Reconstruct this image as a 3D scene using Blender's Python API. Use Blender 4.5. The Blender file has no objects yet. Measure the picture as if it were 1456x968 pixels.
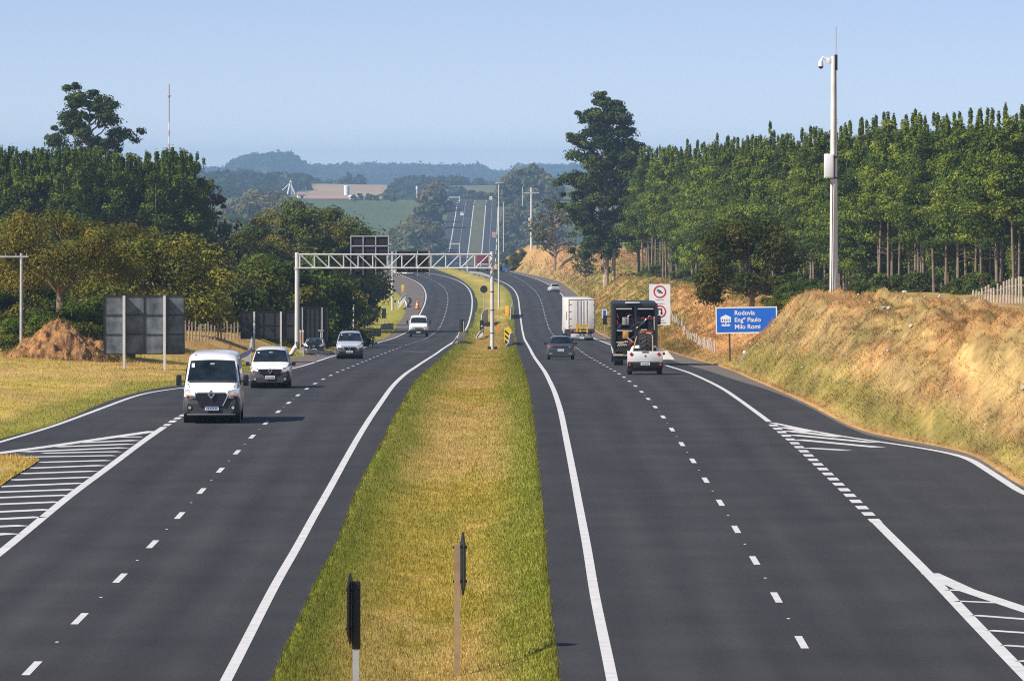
import bpy, bmesh, math, random
import numpy as np
from mathutils import Vector, Matrix

random.seed(7)
RNG = np.random.default_rng(7)
F = 8500.0            # focal length in pixels of a 1456 px wide frame (210 mm lens)
CX, HZ = 728.0, 240.0  # optical axis column / horizon row
ZC = 9.1              # camera height above the near carriageway (an overpass)
scene = bpy.context.scene
COL = scene.collection
R = math.radians

# ---------------------------------------------------------------- road profile
_pY = np.array([40, 109, 160, 217, 253, 301, 349, 397, 445, 469, 550, 640, 760, 883, 1025, 1160, 1290, 1345,
                1420, 1550, 1750, 2100, 2350, 2700, 2900, 3150, 3400, 3520, 3700, 4100, 4500, 5000, 5600, 7000, 8600, 9800, 10600, 11600, 12600], float)
_pH = np.array([9.1, 9.1, 9.1, 9.22, 9.58, 10.4, 11.5, 12.63, 13.7, 14.2, 16.0, 18.0, 19.9, 20.9, 21.4, 21.8, 22.0, 22.4,
                24, 29, 38, 48, 51, 46, 40, 28.8, 18.6, 18.4, 22, 27, 25.5, 14, 18, 30, 28, 18, 14, 14, 20], float)

def _pchip(xs, ys):
    h = np.diff(xs); d = np.diff(ys) / h
    m = np.zeros_like(ys)
    for i in range(1, len(xs) - 1):
        if d[i - 1] * d[i] > 0:
            w1, w2 = 2 * h[i] + h[i - 1], h[i] + 2 * h[i - 1]
            m[i] = (w1 + w2) / (w1 / d[i - 1] + w2 / d[i])
    m[0], m[-1] = d[0], d[-1]
    def f(x):
        x = np.asarray(x, float)
        i = np.clip(np.searchsorted(xs, x) - 1, 0, len(xs) - 2)
        t = np.clip((x - xs[i]) / h[i], 0, 1)
        return ((1 + 2 * t) * (1 - t) ** 2 * ys[i] + t * (1 - t) ** 2 * h[i] * m[i]
                + t * t * (3 - 2 * t) * ys[i + 1] + t * t * (t - 1) * h[i] * m[i + 1])
    return f
_h = _pchip(_pY, _pH)
def zroad(Y): return ZC - _h(Y)

_Yt = np.geomspace(60, 1290, 3000)
_vt = HZ + F * _h(_Yt) / _Yt
def depth(v):  # depth of the road surface seen at photo row v
    return float(np.interp(-v, -_vt, _Yt))
def at(u, v, D):
    return Vector(((u - CX) * D / F, D, ZC - (v - HZ) * D / F))
def ground(u, v):
    D = depth(v)
    return ((u - CX) * D / F, D)

YS = np.geomspace(60, 1400, 700)
def curve(px, smooth=7):
    g = sorted((ground(u, v)[::-1] for u, v in px))
    Y = np.array([a for a, b in g]); X = np.array([b for a, b in g])
    x = np.interp(YS, Y, X)
    k = min(6, len(Y) - 1)
    s0 = (X[k] - X[0]) / (Y[k] - Y[0]); s1 = (X[-1] - X[-3]) / (Y[-1] - Y[-3])
    x = np.where(YS < Y[0], X[0] + s0 * (YS - Y[0]), x)
    x = np.where(YS > Y[-1], X[-1] + s1 * (YS - Y[-1]), x)
    for _ in range(3):
        xp = np.concatenate([x[0] + (x[1] - x[0]) * np.arange(-smooth, 0), x, x[-1] + (x[-1] - x[-2]) * np.arange(1, smooth + 1)])
        x = np.convolve(xp, np.ones(2 * smooth + 1) / (2 * smooth + 1), 'valid')
    return x
def fX(c): return lambda Y: np.interp(Y, YS, c)

LI = curve([(321,968),(331,948.6),(368,876),(398,818),(422.3,778.7),(443.8,737.4),(465.3,701),(485,664.6),(510,620),(525.6,595.5),(537.2,579),
  (550.4,559.2),(565.3,541),(581.8,527.8),(606.6,511.2),(638,490.6),(657.6,474.6),(665.5,462.4),(670.8,441.3),(672,423.7),(667.3,409.7),(655.9,400),(640,393),(622.5,389.5),(606.7,387.7)])
LD = curve([(46.4,948.6),(116,876),(175,818),(218,772),(257,732),(288,696),(314.7,667),(337.4,642),(359,620),(378,601.5),(395.3,585.8),(409.8,573),(423.8,561.8),
  (436.2,552.3),(449,544.7),(460.4,538.5),(469.7,534),(479,529.8),(487.2,526),(494.5,523),(501.7,520.3),(515,515),(521,512.6),(526.5,510.4),(530.6,508.3),(546.4,502),
  (558,498),(568.6,494),(589.8,486.4),(606.6,481.2),(619.8,471.6),(625.6,465.8),(634.8,441.3),(637.8,423.7),(634.8,411.4),(626,402.7),(612.9,396.5),(601.4,392.5)])
LO = curve([(0,625.6),(28,620),(65,611.6),(83.7,604),(104,595.8),(145,581),(201.4,558.5),(251,549.2),(346.7,546),(357,541.6),(414,524.2),(434.6,519.4),(468.6,507.2),
  (517.2,494.6),(545.5,484.8),(559.5,480.7),(580.2,471.4),(598.8,443),(605,430.8),(606.7,418.5),(600.6,404.4),(587.4,396.5),(573.4,393)])
LM = curve([(0,785.8),(33.5,758.5),(96.7,706.4),(160,660),(204.5,626.5),(234.3,606),(257,592),(300,570),(357,541.6)], 4)
ML = curve([(388,964.6),(413.7,905.5),(456,813),(477.7,780),(497,722),(513,684.5),(540,635),(558.7,597),(575,569),(588.4,546),(613,522.8),(631.4,504.6),(640,498),
  (666.4,467.6),(674.3,451.8),(678.7,434),(677,420),(666.4,404.4),(648.8,392),(631,388)])
MR = curve([(795,968),(780,842),(776.4,778.7),(771.4,719),(766.4,677.9),(761,620),(756,575.7),(749.6,542.6),(739.7,513),(734.7,493),(731.4,460),(730.3,434),(727.5,419.5),
  (719.5,408),(712.7,403.6),(700,397),(685,391.7),(670.7,387.7)])
RI = curve(
  [(871,968),(845,844),(835,778.7),(823.5,719),(814.4,669.6),(804.4,620),(797.5,585.6),(790,560.8),(781,541),(769.4,521),(757.9,504.6),(747,484.8),(741.3,460),
  (739.4,445.7),(737,421.8),(729.8,409),(719.5,402),(711.6,398.5),(701.4,395),(683,390),(674,387.7)])
RD = curve([(1142.4,918),(1103.6,848),(1078.3,805),(1052,762),(1029,721),(1006,687),(986,656),(970,632),(955.4,610.6),(945.5,596),(934.2,582),(923.6,569),(912.9,557.5),
  (903.6,548.8),(895,541.8),(886.8,536),(879,530.7),(872,526.4),(865,522.5),(859.8,519.5),(850,514),(838,507.4),(827,500),(819,494.2),(783,472.4),(780,465),(775,449),
  (771.8,435.5),(766.7,420.7),(759,410.5),(749,402.5),(738.9,396.8),(731,393.4)])
RO = curve([(1454,956),(1384.8,884.5),(1321.5,817),(1274.5,770),(1246,743),(1238.7,734),(1142,640),(1093.4,599),(1078.5,589),(1057,572.5),(1032,555),(1007.4,542),
  (979.3,529.6),(943.8,518.3),(867,489.8),(847,482.3),(800,418.4),(791,410.5),(776.4,401.4),(759.3,394.5),(745.7,390.6),(733,388.3),(724,386)])
RR = curve([(1097.5,600.7),(1140,610),(1205,621.8),(1270,630.5),(1324.5,639),(1363.5,646.8),(1380.9,653.3),(1411,672.8),(1456,702)], 2)
RA = curve([(1456,697),(1411,668),(1383,650),(1363,643.5),(1324,636),(1290,630),(1248.5,624),(1226.8,617.5),(1183.4,597),(1140,573.4),(1115,562.6),(1081.8,551),(1048.8,541),
  (1024,533),(999,524.6),(979,519.7),(946,509),(868,490.8),(848,483.3),(801.5,418.4),(792.5,410.5),(777.6,401.2),(760.5,394.3),(747,390.4),(733.8,388.2),(725,386)], 4)
RS = curve([(1456,694),(1411,664),(1385,645.5),(1363.5,639),(1324.5,632),(1290,626),(1248,620),(1226.8,614.5),(1183.4,594),(1140,570),(1106.6,556),(1065,538),(1015.7,518),
  (974,507),(949.6,499),(868,481),(847,471.6),(820.5,418),(795.7,399),(758.5,391),(735,386.3)], 4)
LV = curve([(0,622),(28,616.5),(65,608),(83.7,601),(108,590),(155,569),(201,556),(251,547),(330,536),(352,528),(408,509.6),(462,501.5),(519,487),(549,480),(559.6,472),(565.8,460.6),
  (577,444),(575,425),(550,405),(545,396)], 4)
xLI, xLD, xLO, xLM, xML, xMR, xRI, xRD, xRO, xRR, xRA, xRS, xLV = map(fX, (LI, LD, LO, LM, ML, MR, RI, RD, RO, RR, RA, RS, LV))

# ---------------------------------------------------------------- noise + terrain
def _hash(ix, iy, s):
    n = np.sin(ix * 127.1 + iy * 311.7 + s * 74.7) * 43758.5453
    return n - np.floor(n)
def vnoise(x, y, s=0.0):
    x = np.asarray(x, float); y = np.asarray(y, float)
    ix, iy = np.floor(x), np.floor(y); fx, fy = x - ix, y - iy
    fx = fx * fx * (3 - 2 * fx); fy = fy * fy * (3 - 2 * fy)
    a, b = _hash(ix, iy, s), _hash(ix + 1, iy, s); c, d = _hash(ix, iy + 1, s), _hash(ix + 1, iy + 1, s)
    return (a * (1 - fx) + b * fx) * (1 - fy) + (c * (1 - fx) + d * fx) * fy
def fbm(x, y, s=0.0, o=4):
    r, a, t = 0, 1.0, 0
    for i in range(o):
        r = r + a * vnoise(x * 2 ** i, y * 2 ** i, s + 13 * i); t += a; a *= .5
    return r / t
def sstep(a, b, x):
    t = np.clip((x - a) / (b - a), 0, 1); return t * t * (3 - 2 * t)

# rise of the right-hand cutting and of the left verge above the road, by depth
_eY = np.array([60, 140, 200, 250, 280, 305, 330, 355, 400, 460, 560, 660, 800, 950, 1100, 1200, 1280, 1340, 1450, 1800])
_eH = np.array([4.1, 4.0, 3.75, 3.5, 3.65, 3.95, 3.75, 2.9, 2.0, 2.3, 3.6, 4.6, 4.6, 4.0, 4.0, 4.4, 5.0, 5.0, 1.5, 0.0])
_eW = np.array([4.5, 4.5, 4.2, 3.8, 3.4, 3.2, 3.2, 3.9, 5.0, 5.5, 7.0, 8.0, 7.0, 6.0, 6.0, 6.5, 5.5, 5.5, 6.0, 6.0])
_fH = np.array([4.0, 3.9, 3.6, 3.3, 3.1, 3.05, 3.05, 3.2, 3.5, 3.9, 4.6, 5.0, 5.0, 4.4, 4.4, 4.8, 5.0, 5.0, 1.5, 0.0])
def terrain(X, Y):
    X = np.asarray(X, float); Y = np.asarray(Y, float)
    z = zroad(Y)
    near = 1 - sstep(1330, 1420, Y)
    Yc = np.minimum(Y, 1400)
    lv, ml, mr, rs = xLV(Yc), xML(Yc), xMR(Yc), xRS(Yc)
    # pavement corridors sit under the road sheets
    m = np.minimum
    inl = np.minimum(X - lv, ml - X); inr = np.minimum(X - mr, rs - X)
    inside = np.maximum(inl, inr)
    lo = sstep(-0.08, 0.42, inside) * near
    bump = (fbm(X * .35, Y * .12, 3) - .5)
    # median: shallow swale
    w = (X - ml) / np.maximum(mr - ml, .5)
    med = np.where((w > 0) & (w < 1), -np.interp(Y, [60, 140, 260, 400], [.72, .6, .35, .25]) * np.sin(np.pi * np.clip(w, 0, 1)) ** .8 + .06, 0)
    # right cutting
    dx = X - rs - .5
    eh = np.interp(Y, _eY, _eH); ew = np.interp(Y, _eY, _eW)
    fl = np.interp(Y, _eY, _fH); eh = eh + (fl - eh) * sstep(5.5, 11, dx)
    t = np.clip(dx / ew, 0, 1)
    prof = np.where(t < .8, t * 1.05, .84 + (t - .8) * .8)
    cut = np.where(dx > 0, eh * prof + np.clip(dx - 12, 0, 60) * .008, 0)
    rough = sstep(0.5, 4, dx) * (1 - sstep(9, 16, dx)) * sstep(120, 180, Y)
    cut = cut + rough * (fbm(X * .9, Y * .13, 9) - .5) * 1.3 + rough * (vnoise(X * 2.2, Y * .32, 4) - .5) * .55 + rough * (vnoise(X * 4.6, Y * .7, 14) - .5) * .4
    # erosion gullies on the cutting
    # left verge: gentle
    dl = lv - X
    left = np.where(dl > 0, sstep(0, 14, dl) * .5 + sstep(6, 40, dl) * 1.2 + sstep(2.5, 7.5, dl) * 1.15 * sstep(345, 395, Y) * (1 - sstep(500, 580, Y)), 0) * (1 - sstep(1250, 1400, Y))
    zz = z + near * (med + cut + left + bump * .22 * sstep(.5, 3, -inside)) - lo * .30 + (1 - lo) * .0
    # far land
    far = sstep(1400, 1900, Y)
    roadx = np.abs(X + 20)
    hill = (fbm(X * .004, Y * .0016, 21) - .5) * 16 * sstep(25, 220, roadx) * far
    g = lambda x0, y0, rx, ry, h: h * np.exp(-((X - x0) / rx) ** 2 - ((Y - y0) / ry) ** 2)
    hill = hill + g(-125, 2750, 58, 230, 17) + g(13, 3480, 32, 240, 11) + g(60, 2500, 42, 300, 14) + g(55, 1750, 30, 250, 9)
    hill = hill + g(-368, 9500, 40, 400, 34) + g(-425, 9500, 34, 400, 22) + g(-180, 10300, 330, 500, 9) + g(130, 10600, 260, 500, 7) + g(-560, 9900, 140, 700, 6)
    hill = hill * (1 - .0 * far)
    hill = hill * sstep(17, 34, roadx)
    return zz + far * hill
# ---------------------------------------------------------------- materials
MATS = {}
def mat(name, col, rough=.6, metal=0.0, var=0.0, vscale=6.0, bump=0.0, bscale=40.0, spec=.5, col2=None, attr=False, alpha=None):
    if name in MATS: return MATS[name]
    m = bpy.data.materials.new(name); m.use_nodes = True
    nt = m.node_tree; b = nt.nodes['Principled BSDF']
    b.inputs['Roughness'].default_value = rough; b.inputs['Metallic'].default_value = metal
    b.inputs['Specular IOR Level'].default_value = spec
    c4 = (*col, 1)
    b.inputs['Base Color'].default_value = c4
    if var or col2 or attr:
        tc = nt.nodes.new('ShaderNodeTexCoord')
        nz = nt.nodes.new('ShaderNodeTexNoise'); nz.inputs['Scale'].default_value = vscale; nz.inputs['Detail'].default_value = 5
        nt.links.new(tc.outputs['Object'], nz.inputs['Vector'])
        mx = nt.nodes.new('ShaderNodeMix'); mx.data_type = 'RGBA'
        rp = nt.nodes.new('ShaderNodeMapRange'); rp.inputs['From Min'].default_value = .3; rp.inputs['From Max'].default_value = .7
        nt.links.new(nz.outputs['Fac'], rp.inputs['Value']); nt.links.new(rp.outputs['Result'], mx.inputs['Factor'])
        if attr:
            at_ = nt.nodes.new('ShaderNodeAttribute'); at_.attribute_name = 'Col'
            mu = nt.nodes.new('ShaderNodeMix'); mu.data_type = 'RGBA'; mu.blend_type = 'MULTIPLY'; mu.inputs['Factor'].default_value = 1
            mx.inputs['A'].default_value = (1 - var, 1 - var, 1 - var, 1); mx.inputs['B'].default_value = (1 + var, 1 + var, 1 + var, 1)
            nt.links.new(at_.outputs['Color'], mu.inputs['A']); nt.links.new(mx.outputs['Result'], mu.inputs['B'])
            nt.links.new(mu.outputs['Result'], b.inputs['Base Color'])
        else:
            c2 = col2 or tuple(min(1, c * (1 + var)) for c in col); c1 = col if col2 else tuple(c * (1 - var) for c in col)
            mx.inputs['A'].default_value = (*c1, 1); mx.inputs['B'].default_value = (*c2, 1)
            nt.links.new(mx.outputs['Result'], b.inputs['Base Color'])
    if bump:
        tc = nt.nodes.new('ShaderNodeTexCoord')
        n2 = nt.nodes.new('ShaderNodeTexNoise'); n2.inputs['Scale'].default_value = bscale; n2.inputs['Detail'].default_value = 4
        nt.links.new(tc.outputs['Object'], n2.inputs['Vector'])
        bp = nt.nodes.new('ShaderNodeBump'); bp.inputs['Strength'].default_value = bump; bp.inputs['Distance'].default_value = .05
        nt.links.new(n2.outputs['Fac'], bp.inputs['Height']); nt.links.new(bp.outputs['Normal'], b.inputs['Normal'])
    MATS[name] = m
    return m

def leaf_mat(name, trans=.34):
    if name in MATS: return MATS[name]
    m = bpy.data.materials.new(name); m.use_nodes = True
    nt = m.node_tree; nt.nodes.remove(nt.nodes['Principled BSDF'])
    a = nt.nodes.new('ShaderNodeAttribute'); a.attribute_name = 'Col'
    d = nt.nodes.new('ShaderNodeBsdfDiffuse'); t = nt.nodes.new('ShaderNodeBsdfTranslucent'); x = nt.nodes.new('ShaderNodeMixShader')
    x.inputs['Fac'].default_value = trans
    oi = nt.nodes.new('ShaderNodeObjectInfo'); hs = nt.nodes.new('ShaderNodeHueSaturation')
    mr = nt.nodes.new('ShaderNodeMapRange'); mr.inputs['To Min'].default_value = .75; mr.inputs['To Max'].default_value = 1.25
    nt.links.new(oi.outputs['Random'], mr.inputs['Value']); nt.links.new(mr.outputs['Result'], hs.inputs['Value'])
    nt.links.new(a.outputs['Color'], hs.inputs['Color'])
    nt.links.new(hs.outputs['Color'], d.inputs['Color']); nt.links.new(hs.outputs['Color'], t.inputs['Color'])
    nt.links.new(d.outputs[0], x.inputs[1]); nt.links.new(t.outputs[0], x.inputs[2])
    nt.links.new(x.outputs[0], nt.nodes['Material Output'].inputs['Surface'])
    MATS[name] = m
    return m

GALV = mat('galvanised_steel', (.52, .53, .54), .45, .35, var=.12, vscale=3)
WHITE = mat('white_paint', (.80, .80, .79), .35, var=.04, vscale=2)
WPOST = mat('white_post_paint', (.60, .60, .585), .5, var=.08, vscale=3)
DARK = mat('dark_board_back', (.012, .013, .016), .55, var=.3, vscale=1.5)
BLACK = mat('black_paint', (.012, .012, .013), .45, var=.2)
PLASTIC = mat('grey_plastic', (.05, .052, .055), .5, var=.1)
RUBBER = mat('tyre_rubber', (.015, .015, .016), .8, var=.2)
RIM = mat('wheel_rim', (.35, .35, .36), .35, .7)
GLASS = mat('tinted_glass', (.004, .008, .011), .05, col2=(.020, .030, .036), vscale=2.2, spec=.34)  # lighter blotches in the colour stand in for reflections and the lit interior
CHROME = mat('chrome_trim', (.75, .76, .78), .18, 1.0)
LAMPW = mat('headlamp_glass', (.16, .18, .21), .12, col2=(.80, .81, .82), vscale=7)
LAMPR = mat('tail_lamp_red', (.42, .015, .012), .2)
LAMPO = mat('amber_lamp', (.6, .2, .02), .25)
PLATE = mat('number_plate', (.78, .79, .8), .4, var=.06, vscale=30)
CONC = mat('concrete', (.42, .40, .36), .85, var=.18, vscale=1.2, bump=.3)
WOOD = mat('weathered_wood', (.36, .25, .14), .8, var=.22, vscale=3)
ORANGE = mat('orange_plastic', (.75, .22, .04), .5, var=.1)
YELLOW = mat('yellow_paint', (.75, .50, .03), .45, var=.06)
RED = mat('red_paint', (.50, .03, .03), .4, var=.08)
BLUE = mat('blue_sign', (.006, .13, .62), .45, var=.05, vscale=1.0)
BARK = mat('bark', (.20, .15, .11), .9, var=.3, vscale=4, bump=.4)
BARKP = mat('pale_bark', (.42, .31, .23), .85, var=.3, vscale=2.5, bump=.3)
DIRT = mat('orange_dirt', (.15, .075, .030), .95, col2=(.42, .20, .065), vscale=1.6, bump=1.0, bscale=5)

# ---------------------------------------------------------------- mesh builder
class MB:
    def __init__(s): s.v, s.f = [], []
    def add(s, vs, fs):
        o = len(s.v); s.v += [tuple(p) for p in vs]; s.f += [tuple(i + o for i in f) for f in fs]; return s
    def box(s, c, d, rz=0, rx=0, ry=0, bev=0.0):
        M = Matrix.Translation(c) @ Matrix.Rotation(rz, 4, 'Z') @ Matrix.Rotation(ry, 4, 'Y') @ Matrix.Rotation(rx, 4, 'X')
        x, y, z = d[0] / 2, d[1] / 2, d[2] / 2
        if bev:
            bv = min(bev, x * .49, y * .49, z * .49); P = []
            bm = bmesh.new(); bmesh.ops.create_cube(bm, size=1)
            for q in bm.verts: q.co = Vector((q.co.x * 2 * x, q.co.y * 2 * y, q.co.z * 2 * z))
            bmesh.ops.bevel(bm, geom=bm.edges[:], offset=bv, segments=2, affect='EDGES', profile=.5)
            bm.verts.index_update()
            P = [M @ q.co for q in bm.verts]; Fs = [[q.index for q in f.verts] for f in bm.faces]; bm.free()
            return s.add(P, Fs)
        P = [M @ Vector((a * x, b * y, e * z)) for a in (-1, 1) for b in (-1, 1) for e in (-1, 1)]
        return s.add(P, [(0, 1, 3, 2), (4, 6, 7, 5), (0, 4, 5, 1), (2, 3, 7, 6), (0, 2, 6, 4), (1, 5, 7, 3)])
    def tube(s, pts, rad, n=8, cap=True):
        pts = [Vector(p) for p in pts]
        if not hasattr(rad, '__len__'): rad = [rad] * len(pts)
        rings = []; up = Vector((0, 0, 1))
        for i, p in enumerate(pts):
            t = (pts[min(i + 1, len(pts) - 1)] - pts[max(i - 1, 0)]).normalized()
            a = t.cross(up if abs(t.z) < .95 else Vector((0, 1, 0))).normalized(); b = t.cross(a)
            rings.append([p + (a * math.cos(2 * math.pi * k / n) + b * math.sin(2 * math.pi * k / n)) * rad[i] for k in range(n)])
        vs = [q for r in rings for q in r]; fs = []
        for i in range(len(pts) - 1):
            for k in range(n):
                fs.append((i * n + k, i * n + (k + 1) % n, (i + 1) * n + (k + 1) % n, (i + 1) * n + k))
        if cap: fs += [tuple(range(n))[::-1], tuple(range((len(pts) - 1) * n, len(pts) * n))]
        return s.add(vs, fs)
    def prism(s, poly, y0, y1):  # polygon in xz extruded along y
        n = len(poly)
        vs = [(x, y0, z) for x, z in poly] + [(x, y1, z) for x, z in poly]
        fs = [tuple(range(n)), tuple(range(n, 2 * n))[::-1]] + [(i, i + n, (i + 1) % n + n, (i + 1) % n) for i in range(n)]
        return s.add(vs, fs)
    def ring(s, c, r0, r1, y0, y1, n=28):  # flat annulus facing -y
        a = [2 * math.pi * k / n for k in range(n)]
        P = []
        for (r, y) in ((r0, y0), (r1, y0), (r1, y1), (r0, y1)):
            P += [(c[0] + r * math.cos(t), y, c[1] + r * math.sin(t)) for t in a]
        fs = []
        for j in range(4):
            for k in range(n):
                fs.append((j * n + k, j * n + (k + 1) % n, ((j + 1) % 4) * n + (k + 1) % n, ((j + 1) % 4) * n + k))
        return s.add(P, fs)
    def sheet(s, p, th, bulge=0.0, n=6):  # slab from 4 corners (bl, br, tr, tl), thickness along -y, bulging
        bl, br, tr, tl = [Vector(q) for q in p]; vs = []; fs = []
        nor = (br - bl).cross(tl - bl).normalized()
        for lay in (0, 1):
            for j in range(n + 1):
                for i in range(n + 1):
                    u, v = i / n, j / n
                    q = bl * (1 - u) * (1 - v) + br * u * (1 - v) + tr * u * v + tl * (1 - u) * v
                    q = q + nor * (bulge * (4 * u * (1 - u)) + (th if lay == 0 else 0)); vs.append(q)
        m = n + 1; K = m * m
        for j in range(n):
            for i in range(n):
                a = j * m + i; fs.append((a, a + 1, a + m + 1, a + m)); fs.append((K + a, K + a + m, K + a + m + 1, K + a + 1))
        edge = [i for i in range(m)] + [j * m + n for j in range(1, m)] + [n * m + i for i in range(n - 1, -1, -1)] + [j * m for j in range(n - 1, 0, -1)]
        for k in range(len(edge)):
            a, b = edge[k], edge[(k + 1) % len(edge)]; fs.append((a, K + a, K + b, b))
        return s.add(vs, fs)
    def mesh(s, name, m, smooth=35):
        me = bpy.data.meshes.new(name); me.from_pydata(s.v, [], s.f); me.update()
        bm = bmesh.new(); bm.from_mesh(me); bmesh.ops.recalc_face_normals(bm, faces=bm.faces[:]); bm.to_mesh(me); bm.free()
        if m: me.materials.append(m)
        if smooth:
            me.polygons.foreach_set('use_smooth', [True] * len(me.polygons)); me.set_sharp_from_angle(angle=R(smooth))
        return me
    def obj(s, name, m, parent=None, smooth=35):
        o = bpy.data.objects.new(name, s.mesh(name, m, smooth)); COL.objects.link(o)
        if parent is not None: o.parent = parent
        return o

def tag(o, label, cat, group=None, kind=None):
    o['label'] = label; o['category'] = cat
    if group: o['group'] = group
    if kind: o['kind'] = kind
    return o
def thing(name, label, cat, loc=(0, 0, 0), rz=0.0, group=None):
    o = bpy.data.objects.new(name, None); COL.objects.link(o); o.location = loc; o.rotation_euler = (0, 0, rz)
    o.empty_display_size = .2
    return tag(o, label, cat, group)
def copy_tree(o, parent=None):
    c = o.copy(); COL.objects.link(c); c.parent = parent
    for ch in list(o.children): copy_tree(ch, c)
    return c
def struct(o, name=None):
    o['kind'] = 'structure'; return o
def npmesh(name, v, f, m, colv=None, k=4, smooth=False):
    me = bpy.data.meshes.new(name)
    v = np.asarray(v, np.float32); f = np.asarray(f, np.int32)
    me.vertices.add(len(v)); me.vertices.foreach_set('co', v.ravel())
    me.loops.add(f.size); me.loops.foreach_set('vertex_index', f.ravel())
    me.polygons.add(len(f)); me.polygons.foreach_set('loop_start', np.arange(0, f.size, k, dtype=np.int32))
    me.update(calc_edges=True)
    if smooth: me.polygons.foreach_set('use_smooth', np.ones(len(f), bool))
    if colv is not None:
        a = me.color_attributes.new('Col', 'FLOAT_COLOR', 'POINT')
        c = np.ones((len(v), 4), np.float32); c[:, :3] = colv; a.data.foreach_set('color', c.ravel())
    if m: me.materials.append(m)
    return me
def link(name, me, parent=None):
    o = bpy.data.objects.new(name, me); COL.objects.link(o)
    if parent is not None: o.parent = parent
    return o
def tz(x, y): return float(terrain(np.array([x]), np.array([y]))[0])

# ---------------------------------------------------------------- ground colour (dry / green grass, bare soil, fields)
GREEN = np.array([.20, .215, .028]); TAN = np.array([.49, .345, .11]); OCH = np.array([.40, .31, .055]); GOLD = np.array([.42, .288, .112]); SOIL = np.array([.43, .245, .095])
DGREEN = np.array([.060, .085, .025])
def mixc(a, b, t): return a * (1 - t[..., None]) + b * t[..., None]
def ground_col(X, Y):
    X = np.asarray(X, float); Y = np.asarray(Y, float); Yc = np.minimum(Y, 1400)
    lv, ml, mr, rs = xLV(Yc), xML(Yc), xMR(Yc), xRS(Yc)
    n1 = fbm(X * .45, Y * .09, 5); n2 = fbm(X * 1.7, Y * .5, 6); n3 = fbm(X * .12, Y * .03, 8)
    one = np.ones_like(X)
    # median
    d = np.minimum(X - ml, mr - X)
    g = 1 - sstep(.35, 1.9, d + (n1 - .5) * 1.7)
    g2 = sstep(.52, .7, n1) * .6
    med = mixc(mixc(OCH * one[..., None], TAN, sstep(.38, .6, n3 + (n2 - .5) * .5)), GREEN * 1.05, np.clip(g * .9 + g2 * .5, 0, 1))
    # right cutting
    dx = X - rs
    n1_, n1 = n1, fbm(X * 1.3, Y * .11, 5)
    gt = 1 - sstep(.9, 1.9, dx + (n1 - .5) * 2.4)
    st = sstep(.55, .68, n1 * .6 + n3 * .4) * sstep(1.0, 3, dx)
    gr = sstep(.58, .72, fbm(X * .9, Y * .1, 33)) * .7
    c = mixc(GOLD * one[..., None], SOIL, st * .9)
    c = mixc(c, SOIL * .95, sstep(.60, .68, fbm(X * 1.2, Y * .13, 35)) * .7)
    c = mixc(c, GREEN * .6 + TAN * .3, gr * .6)
    c = mixc(c, GREEN * .65 + TAN * .2, gt * .7 * sstep(.1, .5, dx))
    strw = fbm(X * 2.4, Y * .26, 71); c = c * (.40 + .84 * strw)[..., None] * (.8 + .4 * vnoise(X * 6.5, Y * .9, 72))[..., None]
    soil_edge = (1 - sstep(.15, .75, dx + (n2 - .5) * .6))
    c = mixc(c, SOIL * .9 + TAN * .1, soil_edge * .8)
    track = sstep(380, 420, Y) * (1 - sstep(1000, 1200, Y))
    ct = mixc(c, SOIL * 1.05, np.clip(track * sstep(.52, .66, fbm(X * .3, Y * .03, 44)) * .75, 0, 1))
    tr = np.exp(-((X - np.interp(Y, [300, 400, 430, 520, 620, 760], [14.5, 15.2, 15.9, 17.6, 19.4, 21])) / 2.1) ** 2) * sstep(330, 400, Y) * (1 - sstep(650, 760, Y))
    ct = mixc(ct, SOIL * 1.15, np.clip(tr * 1.8, 0, 1))
    ct = mixc(ct, SOIL, sstep(1080, 1150, Y) * (1 - sstep(1320, 1400, Y)) * sstep(1.5, 3.5, dx) * .75)
    n1 = n1_
    # left verge
    dl = lv - X
    gl = 1 - sstep(1.0, 3.2, dl + (n1 - .5) * 3.2)
    lf = mixc(TAN * one[..., None], OCH * .55 + TAN * .4 + GREEN * .12, sstep(.42, .62, n1))
    lf = mixc(lf, SOIL, sstep(.6, .72, n3 * .5 + n1 * .5) * .7 * sstep(3, 6, dl))
    lf = mixc(lf, SOIL, sstep(345, 395, Y) * (1 - sstep(480, 540, Y)) * sstep(2.2, 4, dl) * np.clip(.35 + n1 * .8, 0, 1) * .8)
    lf = lf * (.72 + .5 * fbm(X * .8, Y * .2, 93))[..., None]
    lf = mixc(lf, GREEN, gl * .75)
    lf = mixc(lf, GREEN * .7 + OCH * .45, sstep(420, 520, Y))
    far_bank = sstep(430, 560, Y) * (1 - sstep(1060, 1150, Y))
    ct = mixc(ct, GREEN * .45 + OCH * .40, np.clip((sstep(.38, .56, fbm(X * .4, Y * .02, 47)) * .5 + .16) * far_bank * (1 - np.clip(tr, 0, 1) * .9), 0, 1))
    ct = ct * (.55 + .9 * fbm(X * 1.6, Y * .05, 91))[..., None]
    ct = mixc(ct, SOIL, sstep(3.4, 4.8, dx + (n1 - .5) * 2) * (1 - sstep(11, 13, dx)) * (1 - sstep(330, 380, Y)) * sstep(.40, .54, n1) * .85)
    forest_shade = sstep(0, 5, X - np.interp(Y, [300, 480, 520, 600, 700, 800, 960, 1100], [60, 42, 38, 31, 26.5, 23, 18, 30])) * sstep(440, 500, Y) * (1 - sstep(960, 1050, Y))
    ct = mixc(ct, np.array([.075, .055, .03]) * one[..., None], forest_shade)  # shade under the plantation, put into the ground colour
    c = np.where((X > ml - .6)[..., None] & (X < mr + .6)[..., None], med, np.where((X > .5 * (mr + rs))[..., None], ct, lf))
    # far land
    ff = sstep(1330, 1500, Y)
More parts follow.
